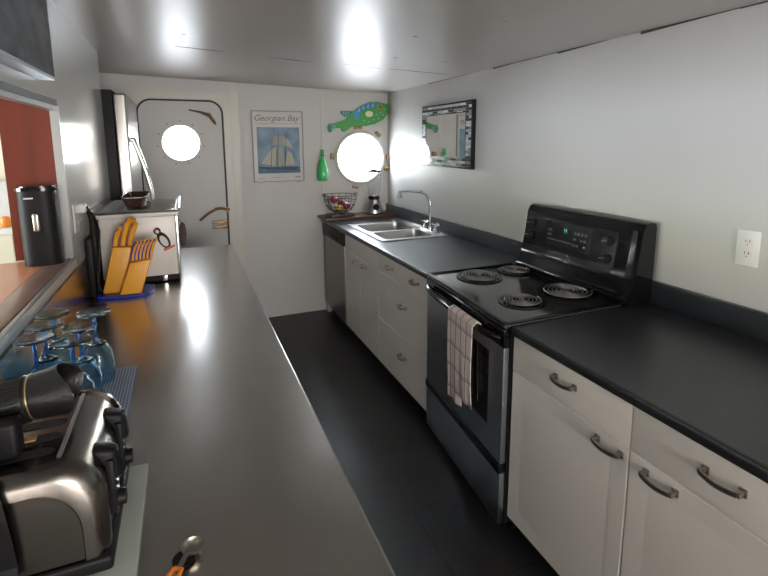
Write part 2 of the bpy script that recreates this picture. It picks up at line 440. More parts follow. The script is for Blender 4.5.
# dogs and latch
MB().m('bronze').tube([(.07,YF-.045,1.885), (.15,YF-.05,1.87), (.22,YF-.05,1.845)], .01, 8, rs=[.006,.009,.016]).tube([(.21,YF-.05,1.86), (.255,YF-.05,1.80), (.27,YF-.045,1.77)], .012, 8, rs=[.014,.014,.008]).cyl((.225,YF-.055,1.845), .018, .03, 'y', 12).build('dog_lever', door)
MB().m('bronze').tube([(.345,YF-.05,1.045), (.27,YF-.055,1.06), (.225,YF-.06,1.055)], .012, 8).tube([(.235,YF-.06,1.055), (.17,YF-.065,1.02), (.10,YF-.07,.965)], .009, 8).cyl((.325,YF-.06,1.045), .02, .04, 'y', 12).build('door_handle', door)
MB().m('bronze').box(.20,.315,YF-.06,YF-.028,.885,.91,.004).box(.20,.315,YF-.06,YF-.028,.925,.95,.004).box(.285,.32,YF-.055,YF-.028,.88,.955,.004).build('latch_bracket', door)

# porthole
port = struct(MB().m('frame').ring((PC[0], YF-.012, PC[1]), PC[2]+.012, .016, 'y', 72, sy=.9).build('window_1'))
MB().m('world_glass').lathe([(0,0),(PC[2],0),(PC[2],.008),(0,.008)], (PC[0], YF+.02, PC[1]), 'y', 64).build('window_pane', port)
for a, l_ in ((95, .07), (52, .06), (0, .055), (-22, .05), (176, .06), (-102, .05)):
    a = math.radians(a); cx, cz = PC[0]+.285*math.cos(a), PC[1]+.285*math.sin(a)
    t = MB().m('bronze')
    R = Matrix.Rotation(-(a+PI/2), 3, 'Y')
    t.box(cx-l_/2, cx+l_/2, YF-.045, YF, cz-.014, cz+.014, .005, rot=R)
    t.cyl((cx, YF-.06, cz), .009, .02, 'y', 10)
    t.build('porthole_lug', port)

# left wall with the pass-through
YO0, YO1, ZO0, ZO1 = .55, 2.16, 1.15, 1.757
WT_ = .018
mb = MB().m('wall_gloss')
mb.box(XL-WT_, XL, YB, 3.31, 0, ZO0-.03).box(XL-WT_, XL, YB, 3.31, ZO1, 2.4).box(XL-WT_, XL, YO1, 3.31, ZO0-.03, ZO1).box(XL-WT_, XL, YB, YO0, ZO0-.03, ZO1)
struct(mb.build('wall_left'))
# grey edging and dark rubber line round the opening
mb = MB().m('alu')
mb.box(XL-.024, XL+.004, YO1-.014, YO1+.002, ZO0+.024, ZO1-.012).box(XL-.024, XL+.004, YO0, YO1, ZO1-.022, ZO1-.004)
mb.m('gasket').box(XL-.003, XL+.006, YO0, YO1-.03, ZO1-.006, ZO1+.016)
struct(mb.build('trim_3'))
# recess for the fridge
struct(MB().m('wall_far').box(-1.3, -1.2, 3.31, YF, 0, 2.4).box(-1.3, XL-.07, 3.24, 3.31, 0, 2.4).build('wall_recess'))
# wall behind the camera
struct(MB().m('wall').box(-.5, 2.0, YB-.1, YB, 0, 2.4).build('wall_back'))
struct(MB().m('frame').box(-.15, 1.65, YB+.001, YB+.03, .76, .80).box(-.15, 1.65, YB+.001, YB+.03, 1.90, 1.94).box(-.19, -.15, YB+.001, YB+.03, .76, 1.94).box(1.65, 1.69, YB+.001, YB+.03, .76, 1.94).build('window_4'))  # frame dressing the added fill lamp; the wall behind it is solid
# saloon beyond the pass-through
mb = MB().m('saloon')
WZ0, WZ1 = .95, 1.75
WY = ((.0, 1.05), (1.35, 2.4))
mb.box(-3.7, -3.6, YB, 3.4, 0, WZ0).box(-3.7, -3.6, YB, 3.4, WZ1, 2.4).box(-3.7, -3.6, YB, WY[0][0], WZ0, WZ1).box(-3.7, -3.6, WY[1][1], 3.4, WZ0, WZ1).box(-3.7, -3.6, WY[0][1], WY[1][0], WZ0, WZ1)
struct(mb.build('wall_saloon_left'))
struct(MB().m('saloon').box(-3.7, -1.3, 3.24, 3.34, 0, 2.4).box(-1.3, XL-.07, 3.20, 3.24, 0, 2.4).build('wall_saloon_far'))
struct(MB().m('saloon').box(-3.7, -.5, YB-.1, YB, 0, 2.4).build('wall_saloon_back'))
for k, (a, c_) in enumerate(WY):
    struct(MB().m('frame').box(-3.68,-3.62,a,c_,WZ0,WZ0+.04).box(-3.68,-3.62,a,c_,WZ1-.04,WZ1).box(-3.68,-3.62,a,a+.04,WZ0,WZ1).box(-3.68,-3.62,c_-.04,c_,WZ0,WZ1).build('window_%d' % (k+2)))
# mahogany board forming the jamb on the saloon side
struct(MB().m('mahogany').box(XL-.185, XL-.025, YO1-.002, YO1+.030, ZO0+.024, 2.10).build('trim_4'))
# saloon shelf unit, only a corner shows through the opening
cup = thing('cupboard', (-1.0, 3.0, 0), 'white cupboard glimpsed beyond the pass-through, behind the black canister', 'cupboard')
MB().m('white_plastic').box(-1.35, -.80, 2.85, 3.19, 0, 1.20).box(-1.35, -.80, 3.02, 3.19, 1.20, 1.42, .004).build('body', cup)
MB().m('saloon').box(-1.345, -1.08, 2.835, 2.85, .05, 1.17, .003).build('door', cup)
MB().m('saloon').box(-1.07, -.805, 2.835, 2.85, .05, 1.17, .003).build('door', cup)
tag(MB().m('orange').lathe([(0,0),(.022,0),(.026,.02),(.02,.045),(.012,.05),(0,.05)], (-.85, 2.93, 1.201), n=20).build('orange_pot'), 'small orange pot on the white cupboard beyond the pass-through', 'pot')

# ------------------------------------------------------------------ serving ledge in the pass-through
led = thing('serving_ledge', (-.6, 1.2, 1.12), 'orange-brown serving ledge with worn wooden edge running through the pass-through', 'ledge')
MB().m('laminate_orange').prism([(-1.05,YO0+.02), (-.500,YO0+.02), (-.500,2.150), (-1.05,2.150)], 'z', 1.12, 1.170).build('top', led)
MB().m('worn_wood').box(-.4995, -.431, YO0+.02, 2.150, 1.122, 1.171, .004).build('wooden_edge', led)
MB().m('alu').box(-.430, -.412, YO0+.02, 2.152, 1.135, 1.168, .003).build('metal_edging', led)
MB().m('gasket').box(-.4305, -.416, YO0+.02, 2.152, 1.12, 1.1348).build('rubber_strip', led)

# black canister / coffee maker
can = thing('coffee_maker', (-.50, 2.092, 1.1715), 'black rounded coffee maker with silver oval button panel on the serving ledge', 'coffee maker')
CX, CY = -.500, 2.092
def oval(rx, ry, n=36, p=3.0):
    r = []
    for i in range(n):
        a = i*2*PI/n; c_, s_ = math.cos(a), math.sin(a)
        r.append((CX+rx*abs(c_)**(2/p)*(1 if c_ >= 0 else -1), CY+ry*abs(s_)**(2/p)*(1 if s_ >= 0 else -1)))
    return r
MB().m('matte_black').prism(oval(.060, .054), 'z', 1.1715, 1.445, True).build('body', can)
MB().m('black').prism(oval(.064, .058), 'z', 1.4455, 1.458, True).prism(oval(.054,.05), 'z', 1.458, 1.463, True).build('lid', can)
MB().m('steel').box(CX-.012, CX+.008, CY-.0605, CY-.052, 1.30, 1.365, .006, 3).build('button_panel', can)
MB().m('white_plastic').box(CX-.032, CX-.004, CY-.0555, CY-.050, 1.418, 1.423).build('printed_mark', can)

# dark framed picture, upper left
pic = thing('wall_picture', (XL, 1.0, 1.83), 'thick framed black and white landscape picture above the pass-through', 'picture')
MB().m('steel_dark').box(XL+.001, XL+.046, .9, 1.935, 1.822, 2.13, .002).build('frame', pic)
MB().m('art').box(XL+.0461, XL+.048, .915, 1.925, 1.832, 2.125).build('print', pic)

# left wall outlet with plug, and black cords
ol = thing('wall_outlet', (XL, 2.35, 1.33), 'white socket with a plug on the glossy left wall beside the coffee maker', 'outlet')
MB().m('white_plastic').box(XL+.001, XL+.008, 2.215, 2.295, 1.255, 1.375, .003).build('face_plate', ol)
MB().m('white_plastic').box(XL+.008, XL+.045, 2.225, 2.275, 1.335, 1.37, .006).build('plug', ol)
cd = thing('power_cord', (XL+.03, 2.42, .94), 'black power cords hanging from the left wall socket down behind the oven', 'cord')
mb = MB().m('cord')
mb.tube([(XL+.046,2.26,1.345),(XL+.045,2.32,1.29),(XL+.03,2.40,1.24),(XL+.025,2.44,1.10),(XL+.03,2.44,.99),(XL+.04,2.43,.942)], .006, 8)
mb.tube([(XL+.046,2.25,1.355),(XL+.05,2.37,1.30),(XL+.05,2.46,1.22),(XL+.035,2.47,1.05),(XL+.03,2.42,.945),(XL+.06,2.38,.941)], .0055, 8)
mb.build('cable', cd)
MB().m('matte_black').box(XL+.004, XL+.030, 2.375, 2.49, .935, 1.20, .008).build('dark_reflection_block', cd)  # dark block added in place of the oven's dark reflection in the wall

# ------------------------------------------------------------------ steel bar
bar = thing('steel_counter', (-.08, 1.4, 0), 'long brushed stainless steel topped counter running along the left wall', 'counter')
X1 = .272
MB().m('steel_top').box(XL+.003, X1, -.6, 3.335, ST-.022, ST, .007, 3).build('worktop', bar)
MB().m('steel_top').box(XL+.001, XL+.005, -.6, 3.30, ST+.001, 1.119).build('splashback', bar)
MB().m('steel').box(X1-.02, X1-.004, -.6, 3.34, ST-.06, ST-.0225, .002).build('front_edge', bar)
MB().m('steel').box(XL+.003, X1-.05, -.55, 3.30, .0, ST-.0225).build('base', bar)

# white enamel oven with tray on top
ov = thing('countertop_oven', (-.21, 2.7, ST), 'white enamel countertop oven with steel top, a penguin magnet on its side', 'oven')
ox0, ox1, oy0, oy1 = -.386, -.044, 2.53, 3.10
MB().m('enamel').box(ox0, ox1-.012, oy0+.004, oy1, .965, 1.262, .006).build('body', ov)
MB().m('chrome').box(ox1-.0119, ox1, oy0, oy1, .965, 1.262, .004).build('side_panel', ov)
MB().m('matte_black').box(ox0+.01, ox1-.01, oy0+.012, oy1-.01, .938, .9645).build('base', ov)
for x in (-.12,): MB().m('chrome').box(x-.012, x+.012, oy0, oy0+.011, .936, .963, .003).build('foot', ov)
MB().m('white_plastic').box(ox0-.012, ox1+.006, oy0-.006, oy1+.01, 1.2625, 1.282, .004).build('top', ov)
mb = MB().m('steel')
mb.hexa([(ox0+.0,oy0+.01,1.2825),(ox1,oy0+.01,1.2825),(ox1,oy0+.014,1.2825),(ox0,oy0+.014,1.2825)], [(ox0-.03,oy0-.004,1.292),(ox1+.012,oy0-.004,1.292),(ox1+.012,oy0+.002,1.292),(ox0-.03,oy0+.002,1.292)])
mb.hexa([(ox1-.006,oy0+.012,1.2825),(ox1,oy0+.012,1.2825),(ox1,oy1,1.2825),(ox1-.006,oy1,1.2825)], [(ox1+.008,oy0,1.30),(ox1+.014,oy0,1.30),(ox1+.014,oy1,1.30),(ox1+.008,oy1,1.30)])
mb.hexa([(ox0,oy0+.012,1.2825),(ox0+.006,oy0+.012,1.2825),(ox0+.006,oy1,1.2825),(ox0,oy1,1.2825)], [(ox0-.03,oy0,1.30),(ox0-.024,oy0,1.30),(ox0-.024,oy1,1.30),(ox0-.03,oy1,1.30)])
mb.build('tray_lip', ov)
for i in range(14):
    y = oy0+.05+i*.038
    MB().m('chrome').tube([(ox0+.01, y, 1.292), (ox1-.01, y, 1.2855)], .003, 6).build('rack_bar', ov)
pg = thing('penguin_magnet', (-.117, oy0, 1.15), 'small black, white and orange penguin magnet on the oven side', 'magnet')
def ell(cx, cz, rx, rz, t=0, n=24):
    return [(cx+rx*math.cos(a)*math.cos(t)-rz*math.sin(a)*math.sin(t), cz+rx*math.cos(a)*math.sin(t)+rz*math.sin(a)*math.cos(t)) for a in [i*2*PI/n for i in range(n)]]
T = math.radians(28)
MB().m('matte_black').prism(ell(-.113, 1.143, .024, .045, T), 'y', oy0-.0035, oy0+.0035).prism(ell(-.140, 1.190, .016, .018, T), 'y', oy0-.0036, oy0+.0035).build('body', pg)
MB().m('white_plastic').prism(ell(-.112, 1.139, .015, .030, T), 'y', oy0-.006, oy0-.0037).prism(ell(-.139, 1.188, .008, .009, T), 'y', oy0-.006, oy0-.0037).build('belly', pg)
MB().m('sticker_orange').prism([(-.118,1.100),(-.066,1.118),(-.064,1.108),(-.112,1.088)], 'y', oy0-.006, oy0+.0035).build('feet', pg)
MB().m('sticker_orange').prism([(-.160,1.192),(-.146,1.208),(-.134,1.210),(-.150,1.197)], 'y', oy0-.0065, oy0-.0037).build('beak', pg)
mb = MB()
Ro = Matrix.Rotation(math.radians(62), 3, 'Z'); oc = Vector((ox1+.018, 2.60, 1.152))
for mm_, rx_, rz_, d0, d1 in (('hull', .030, .062, -.004, .004), ('mahogany', .019, .042, -.006, -.0041), ('hull', .014, .012, -.0075, -.0061)):
    mb.m(mm_); pp = ell(0, 0, rx_, rz_)
    a_ = [mb.bm.verts.new(oc+Ro @ Vector((p[0], d0, p[1]))) for p in pp]; b2 = [mb.bm.verts.new(oc+Ro @ Vector((p[0], d1, p[1]))) for p in pp]
    mb._fin([mb.bm.faces.new(a_), mb.bm.faces.new(b2[::-1])]+[mb.bm.faces.new((a_[k], b2[k], b2[(k+1) % 24], a_[(k+1) % 24])) for k in range(24)])
mb.tube([tuple(oc+Vector((0,.002,.06))), (ox1+.0005, 2.60, 1.235)], .002, 6)
tag(mb.build('oval_ornament'), 'dark oval ornament with red centre hanging on the right side of the oven', 'ornament')
# brown glazed dish on the oven
ds = thing('baking_dish', (-.24, 2.75, 1.306), 'brown glazed oval baking dish on top of the white oven', 'dish')
mb = MB().m('brown')
def dring(sx, sy, z): return [(-.235+p[0], 2.74+p[1]*1.0, z) for p in [(sx*c1, sy*s1) for c1, s1 in [((abs(math.cos(a))**.45)*(1 if math.cos(a) >= 0 else -1), (abs(math.sin(a))**.45)*(1 if math.sin(a) >= 0 else -1)) for a in [i*2*PI/36 for i in range(36)]]]]
rings = [dring(.045,.15,1.3065), dring(.060,.185,1.352), dring(.055,.178,1.352), dring(.040,.14,1.312)]
rv = [[mb.bm.verts.new(p) for p in r] for r in rings]
fs = [mb.bm.faces.new(rv[0]), mb.bm.faces.new(rv[3])]
for A, B in zip(rv, rv[1:]):
    for i in range(36): fs.append(mb.bm.faces.new((A[i], A[(i+1) % 36], B[(i+1) % 36], B[i])))
mb._fin(fs, True); mb.build('bowl', ds)
mb = MB().m('chrome')
mb.tube([(p[0], p[1], p[2]+.002) for p in dring(.0575,.1815,1.352)]+[(-.235+.0575,2.74,1.354)], .002, 6)
mb.build('glazed_rim', ds)

# fridge
fr = thing('fridge', (-.75, 3.75, 0), 'tall stainless fridge with black side and bowed handle in the left recess', 'fridge')
MB().m('matte_black').box(-1.15, -.372, 3.34, 4.10, .02, 1.935, .004).build('body', fr)
d_ = MB().m('steel').box(-.371, -.300, 3.345, 4.09, .06, 1.915, .012, 3).build('door', fr)
mb = MB().m('chrome')
hp = [(-.300,3.42,1.64), (-.280,3.42,1.635)]+[(-.280+.085*math.sin(i*PI/12), 3.42, 1.63-i*.075) for i in range(13)]+[(-.28,3.42,.725), (-.300,3.42,.72)]
mb.tube(hp, .016, 12); mb.build('handle', d_)

# knife block
KD = .03
kb = thing('knife_block', (-.28, 2.40, ST), 'yellow two-part knife block on a blue base beside the oven', 'knife block')
MB().m('blue').prism([(-.405,2.385),(-.385,2.35),(-.29,2.325),(-.20,2.33),(-.165,2.375),(-.165,2.465),(-.20,2.495),(-.40,2.495)], 'z', ST+.001, ST+.012).build('base', kb)
zb = ST+.0125
MB().m('yellow').hexa([(-.372,2.385,zb),(-.290,2.385,zb),(-.290,2.47,zb),(-.372,2.47,zb)], [(-.320,2.40,1.150),(-.242,2.40,1.146),(-.242,2.485,1.146),(-.320,2.485,1.150)], .006).build('rear_block', kb)
MB().m('yellow').hexa([(-.300,2.335,zb),(-.212,2.335,zb),(-.212,2.38,zb),(-.300,2.38,zb)], [(-.250,2.345,1.083),(-.162,2.345,1.093),(-.162,2.395,1.093),(-.250,2.395,1.083)], .006).build('front_block', kb)
def knife(x, y, z, L_, lab, grp, lean=.24, w=.0145):
    t = thing('kitchen_knife', (x, y, z), lab, 'knife', grp)
    dx = lean
    pts = [(x, y, z+.0005), (x+dx*L_*.35-.003, y+.004, z+L_*.35), (x+dx*L_*.75, y-.002, z+L_*.75), (x+dx*L_+.008, y-.018, z+L_)]
    MB().m('yellow').tube(pts, .006, 8, rs=[w*.52, w*.5, w*.58, w*.48]).build('handle', t)
    MB().m('blue').tube([(p[0]-w*.42, p[1]-.004, p[2]) for p in pts], .0036, 6).build('inlay', t)
    return t
for i in range(6):
    knife(-.241+i*.0150, 2.372, 1.0875+i*.0013, .090, 'yellow handled steak knife in the row of six in the front block', 'steak knives in the front block')
kl = ['yellow handled knife, leftmost in the rear block', 'yellow handled knife, second from left in the rear block', 'yellow handled knife, tallest at the middle of the rear block', 'yellow handled knife, right of the tallest in the rear block', 'yellow handled knife, rightmost in the rear block']
for i, (dx, L_) in enumerate(((.0, .085), (.015, .10), (.031, .125), (.046, .12), (.060, .10))):
    knife(-.312+dx, 2.425+(i % 2)*.03, 1.1505, L_, kl[i], 'large knives in the rear block', .26, .023)

# wine glasses, upside down
cloth = tag(MB().m('mat_cloth').box(XL+.008, -.170, 1.10, 1.57, ST+.001, ST+.005, .001).build('placemat'), 'blue striped placemat under the upturned wine glasses', 'placemat')
zg = ST+.0055
LB = ['pale blue upturned wine glass, farthest right of the six',
 'pale blue upturned wine glass, middle of the right-hand row',
 'pale blue upturned wine glass, nearest of the right-hand row, beside the lens',
 'pale blue upturned wine glass, farthest of the row along the wall',
 'pale blue upturned wine glass, middle of the row along the wall',
 'pale blue upturned wine glass, nearest of the row along the wall']
def make_glass():
    t = thing('wine_glass', (0, 0, zg), LB[0], 'glass', 'upturned blue wine glasses on the mat')
    p = [(.0365,0),(.0405,.03),(.0415,.06),(.036,.09),(.026,.112),(.008,.122)]
    inn_ = [(r-.0022 if r > .01 else .0, h-.0015) for r, h in p[::-1]]
    inn_ = [(0,.1165),(.022,.108),(.0338,.088),(.0393,.06),(.0383,.03),(.0345,0)]
    MB().m('glass_blue').lathe([(0,.1225)]+[(.008,.1225)]+p[-2::-1]+inn_[::-1], n=40).build('bowl', t)
    MB().m('glass_stem').lathe([(0,.1226),(.0065,.123),(.0048,.14),(.0048,.185),(.007,.1955),(0,.1955)], n=16).build('stem', t)
    MB().m('glass_blue').lathe([(0,.196),(.012,.196),(.042,.203),(.0428,.205),(.042,.2062),(.010,.200),(0,.200)], n=40).build('foot', t)
    for c in t.children: c.location = (0,0,0)
    return t
spots = [(-.262,1.505),(-.278,1.395),(-.278,1.300),(-.367,1.535),(-.3665,1.443),(-.3665,1.352)]
g0 = None
for i, (x, y) in enumerate(spots):
    if g0 is None: g0 = make_glass(); g0.location = (x, y, zg)
    else: dup(g0, (x, y, zg), LB[i])

# cutting board under the toaster
tag(MB().m('off_white').box(-.415, -.110, .52, 1.043, ST+.001, ST+.010, .003).build('cutting_board'), 'pale plastic cutting board under the toaster', 'cutting board')
# toaster
to = thing('toaster', (-.28, .9, ST+.01), 'brushed stainless four slice toaster with black levers in the left foreground', 'toaster')
tx0, tx1, tz0, tz1 = -.412, -.147, .968, 1.128
def tprof(i_=0):
    r = .075; p = [(tx0+i_, tz0), (tx1-i_, tz0)]
    for k in range(11):
        a = k*PI/2/10; p.append((tx1-i_-r*.8+r*.8*math.cos(a), tz1-i_-r+r*math.sin(a)))
    for k in range(11):
        a = PI/2+k*PI/2/10; p.append((tx0+i_+r*.8+r*.8*math.cos(a), tz1-i_-r+r*math.sin(a)))
    return p
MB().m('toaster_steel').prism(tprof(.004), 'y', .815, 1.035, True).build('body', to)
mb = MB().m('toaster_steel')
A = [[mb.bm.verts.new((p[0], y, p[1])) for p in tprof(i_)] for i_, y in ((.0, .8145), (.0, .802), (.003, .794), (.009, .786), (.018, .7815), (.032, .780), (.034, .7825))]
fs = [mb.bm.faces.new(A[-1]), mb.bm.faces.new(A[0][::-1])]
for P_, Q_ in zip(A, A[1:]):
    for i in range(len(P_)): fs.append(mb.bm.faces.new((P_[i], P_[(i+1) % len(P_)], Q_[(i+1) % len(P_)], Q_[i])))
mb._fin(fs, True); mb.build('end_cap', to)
mb = MB().m('toaster_steel')
A = [[mb.bm.verts.new((p[0], y, p[1])) for p in tprof(i_)] for i_, y in ((.0, 1.0355), (.0, 1.043), (.012, 1.052))]
fs = [mb.bm.faces.new(A[-1]), mb.bm.faces.new(A[0][::-1])]
for P_, Q_ in zip(A, A[1:]):
    for i in range(len(P_)): fs.append(mb.bm.faces.new((P_[i], P_[(i+1) % len(P_)], Q_[(i+1) % len(P_)], Q_[i])))
mb._fin(fs, True); mb.build('end_cap', to)
MB().m('matte_black').box(tx0-.003, tx1+.004, .776, 1.055, ST+.011, tz0-.0005, .008, 3).build('base', to)
for y in (.850, .893, .940, .983):
    s_ = MB().m('dark_slot').prism([(-.345+p[0], y+p[1]) for p in [(.0,-.011),(.112,-.011),(.122,-.007),(.126,0),(.122,.007),(.112,.011),(0,.011),(-.008,.006),(-.008,-.006)]], 'z', 1.1235, 1.1255).build('slot', to)
tag(MB().m('bread').box(-.335, -.255, .886, .900, 1.1256, 1.129, .001).build('toast_slice'), 'slice of toast showing in the second slot of the toaster', 'toast')
MB().m('alu').prism([(-.213,.825),(-.207,.825),(-.207,1.03),(-.213,1.03)], 'z', 1.1242, 1.1275).build('trim_strip', to)
for y in (.868, .985):
    lv = MB().m('matte_black').box(tx1-.006, tx1+.006, y-.022, y+.022, .985, 1.085, .004).m('matte_black')
    lv = lv.build('control_strip', to)
    MB().m('matte_black').hexa([(tx1-.004,y-.018,1.045),(tx1+.016,y-.013,1.045),(tx1+.016,y+.013,1.045),(tx1-.004,y+.018,1.045)], [(tx1-.028,y-.018,1.108),(tx1+.010,y-.014,1.098),(tx1+.010,y+.014,1.098),(tx1-.028,y+.018,1.108)], .009).build('lever', lv)
    MB().m('matte_black').cyl((tx1+.006, y-.003, 1.003), .014, .012, 'x', 20, r2=.013).build('dial', lv)
    for q in range(3): MB().m('chrome').cyl((tx1+.006, y-.005, 1.026+q*.014), .004, .003, 'x', 10).build('button', lv)

# camera resting on the toaster
CMX = 0
cm = thing('dslr_camera', (-.33, .9, 1.135), 'black camera with long hooded lens lying on top of the toaster', 'camera')
MB().m('matte_black').box(-.400, -.312, .832, .985, 1.1295, 1.225, .014, 3).box(-.312, -.262, .836, .868, 1.1295, 1.190, .009, 3).box(-.395, -.325, .885, .945, 1.222, 1.262, .012, 3).build('body', cm)
R = Matrix.Rotation(math.radians(-7), 3, 'Y')
lc = (-.330, .925, 1.178)
MB().m('lens_black').lathe([(0,0),(.037,0),(.038,.018),(.036,.02),(.036,.028),(.0395,.032),(.0395,.062),(.037,.065),(.037,.068)], lc, 'x', 36, rot=R).build('lens_barrel', cm)
mb = MB().m('lens_black')
for k in range(36):
    a = k*2*PI/36
    for h0, h1 in ((.034,.060),):
        p0 = R @ Vector((h0, .0395*math.cos(a), .0395*math.sin(a))); p1 = R @ Vector((h1, .0395*math.cos(a), .0395*math.sin(a)))
        mb.tube([Vector(lc)+p0, Vector(lc)+p1], .0011, 5)
mb.build('focus_ring', cm)
MB().m('white_plastic').tube([Vector(lc)+(R @ Vector((.024,-.0362*math.cos(t_),.0362*math.sin(t_)))) for t_ in (.5,.7,.9)], .0008, 5).build('lens_marking', cm)
MB().m('brass').lathe([(.0365,.0685),(.0382,.0685),(.0382,.0705),(.0365,.0705)], lc, 'x', 36, closed=True, rot=R).build('gold_ring', cm)
mb = MB().m('lens_black')
prof_n = 40
A0 = []
for k in range(prof_n):
    a = k*2*PI/prof_n
    l_ = .125 + .012*math.cos(2*a)
    A0.append([R @ Vector(q) for q in ((.071, .0385*math.cos(a), .0385*math.sin(a)), (.095, .0405*math.cos(a), .0405*math.sin(a)), (l_, .044*math.cos(a), .044*math.sin(a)), (l_, .041*math.cos(a), .041*math.sin(a)), (.075, .034*math.cos(a), .034*math.sin(a)))])
V = [[mb.bm.verts.new(Vector(lc)+q) for q in row] for row in A0]
fs = []
for k in range(prof_n):
    for j in range(5): fs.append(mb.bm.faces.new((V[k][j], V[(k+1) % prof_n][j], V[(k+1) % prof_n][(j+1) % 5], V[k][(j+1) % 5])))
mb._fin(fs, True); mb.build('lens_hood', cm)
MB().m('glass_dark').lathe([(0,.079),(.02,.078),(.033,.0755),(.033,.074),(0,.074)], lc, 'x', 30, rot=R).build('front_element', cm)
mb = MB().m('matte_black')
st = [(-.330,.828,1.20), (-.310,.800,1.185), (-.293,.772,1.14), (-.283,.765,1.08), (-.278,.768,1.0), (-.281,.760,.962), (-.272,.73,.947)]
for (a, b_) in zip(st, st[1:]):
    mb.hexa([(a[0]-.017,a[1],a[2]),(a[0]+.017,a[1],a[2]),(a[0]+.017,a[1]+.003,a[2]),(a[0]-.017,a[1]+.003,a[2])], [(b_[0]-.017,b_[1],b_[2]),(b_[0]+.017,b_[1],b_[2]),(b_[0]+.017,b_[1]+.003,b_[2]),(b_[0]-.017,b_[1]+.003,b_[2])])
mb.build('strap', cm)

# measuring spoons
def spoon(name, x, y, ang, mats, lab, z, hl=.07):
    t = thing(name, (x, y, z), lab, 'spoon')
    Rz = Matrix.Rotation(ang, 3, 'Z')
    MB().m(mats[0]).lathe([(0,0),(.010,.001),(.0165,.006),(.0185,.0125),(.0172,.0125),(.0152,.007),(.009,.003),(0,.0022)], (x, y, z), n=28).build('bowl', t)
    def P(u, v, w): q = Rz @ Vector((u, v, 0)); return (x+q.x, y+q.y, z+w)
    MB().m(mats[0]).hexa([P(.016,-.004,.0095),P(.045,-.0035,.008),P(.045,.0035,.008),P(.016,.004,.0095)], [P(.016,-.004,.0122),P(.045,-.0035,.0105),P(.045,.0035,.0105),P(.016,.004,.0122)]).build('neck', t)
    pts = [P(.044,-.006,.0095), P(.060,-.008,.0095), P(.044+hl,-.006,.009), P(.05+hl,0,.009), P(.044+hl,.006,.009), P(.060,.008,.0095), P(.044,.006,.0095), P(.044,-.006,.0095)]
    MB().m(mats[1]).tube(pts, .0038, 8).build('handle', t)
    return t
spoon('measuring_spoon', -.027, .772, math.radians(240), ('nickel', 'orange'), 'steel measuring spoon with orange handle lying on the steel counter', ST+.005)
spoon('measuring_spoon', -.033, .757, math.radians(214), ('matte_black', 'matte_black'), 'black measuring spoon partly under the orange handled one', ST+.0005, .05) if False else None
tag(MB().m('matte_black').lathe([(0,0),(.010,.0005),(.017,.003),(.018,.0048),(.0165,.0048),(0,.003)], (-.041,.762,ST+.0005), n=24).build('spoon_scoop'), 'small black scoop under the steel measuring spoon', 'scoop')

# ------------------------------------------------------------------ right side: cabinets
def pull(parent, x, y, z, L_=.085):
    mb = MB().m('nickel')
    for s_ in (-1, 1):
        mb.box(x-.007, x-.0005, y+s_*L_/2-.009, y+s_*L_/2+.009, z-.010, z+.010, .002)
        mb.box(x-.026, x-.006, y+s_*L_/2-.006, y+s_*L_/2+.006, z-.006, z+.006, .002)
    n = 10
    pts = [(x-.026-.005*math.sin(i*PI/n), y-L_/2+L_*i/n, z-.004*math.sin(i*PI/n)) for i in range(n+1)]
    for a, b_ in zip(pts, pts[1:]):
        mb.hexa([(a[0]-.003,a[1],a[2]-.006),(a[0]+.003,a[1],a[2]-.006),(b_[0]+.003,b_[1],b_[2]-.006),(b_[0]-.003,b_[1],b_[2]-.006)],
                [(a[0]-.003,a[1],a[2]+.006),(a[0]+.003,a[1],a[2]+.006),(b_[0]+.003,b_[1],b_[2]+.006),(b_[0]-.003,b_[1],b_[2]+.006)])
    return mb.build('handle', parent)
def front(name, parent, x, y0, y1, z0, z1, panel=True, m_='cab', pm='bead', bw=.05, t=.02):
    mb = MB().m(m_)
    y0 += .0015; y1 -= .0015; z0 += .0015; z1 -= .0015
    if not panel:
        mb.box(x, x+t, y0, y1, z0, z1, .003)
        return mb.build(name, parent)
    bm = mb.bm
    def loop(dy, xx): return [bm.verts.new(p) for p in ((xx,y0+dy,z0+dy),(xx,y1-dy,z0+dy),(xx,y1-dy,z1-dy),(xx,y0+dy,z1-dy))]
    Ls = [loop(0, x+t), loop(0, x+.003), loop(.003, x), loop(bw, x), loop(bw+.008, x+.0018), loop(bw+.016, x+.0012)]
    fs = [bm.faces.new(Ls[0])]
    for A, B in zip(Ls, Ls[1:]):
        for i in range(4): fs.append(bm.faces.new((A[i], A[(i+1) % 4], B[(i+1) % 4], B[i])))
    mb._fin(fs)
    mb.m(pm); mb._fin([bm.faces.new(Ls[-1][::-1])])
    return mb.build(name, parent)

NX, FX = 1.128, 1.180     # faces of near and far runs
def carcass(parent, x, y0, y1, top=CT-.032):
    MB().m('carcass').box(x+.021, XR-.03, y0+.001, y1-.001, .1, top).build('carcass', parent)
    MB().m('toe').box(x+.07, XR-.05, y0+.001, y1-.001, 0, .0995).build('toe_kick', parent)
cn = thing('base_cabinet', (NX, .86, 0), 'white base cabinet with two drawers over two doors, right of the stove', 'cabinet')
carcass(cn, NX, .325, 1.405)
zt = CT-.036; zs = .738
for y0, y1, hy in ((.872, 1.403, 1.128), (.33, .872, .620)):
    d = front('drawer', cn, NX, y0, y1, zs, zt, False); pull(d, NX, hy, .822)
for y0, y1, hy in ((.872, 1.403, .941), (.33, .872, .772)):
    d = front('door', cn, NX, y0, y1, .1, zs, True); pull(d, NX, hy, .708)
cn2 = thing('base_cabinet', (NX, 0, 0), 'white base cabinet nearest the viewer at the right edge of the photo', 'cabinet')
carcass(cn2, NX, -.4, .324)
d = front('drawer', cn2, NX, -.4, .324, zs, zt, False); d = front('door', cn2, NX, -.4, .324, .1, zs, True)
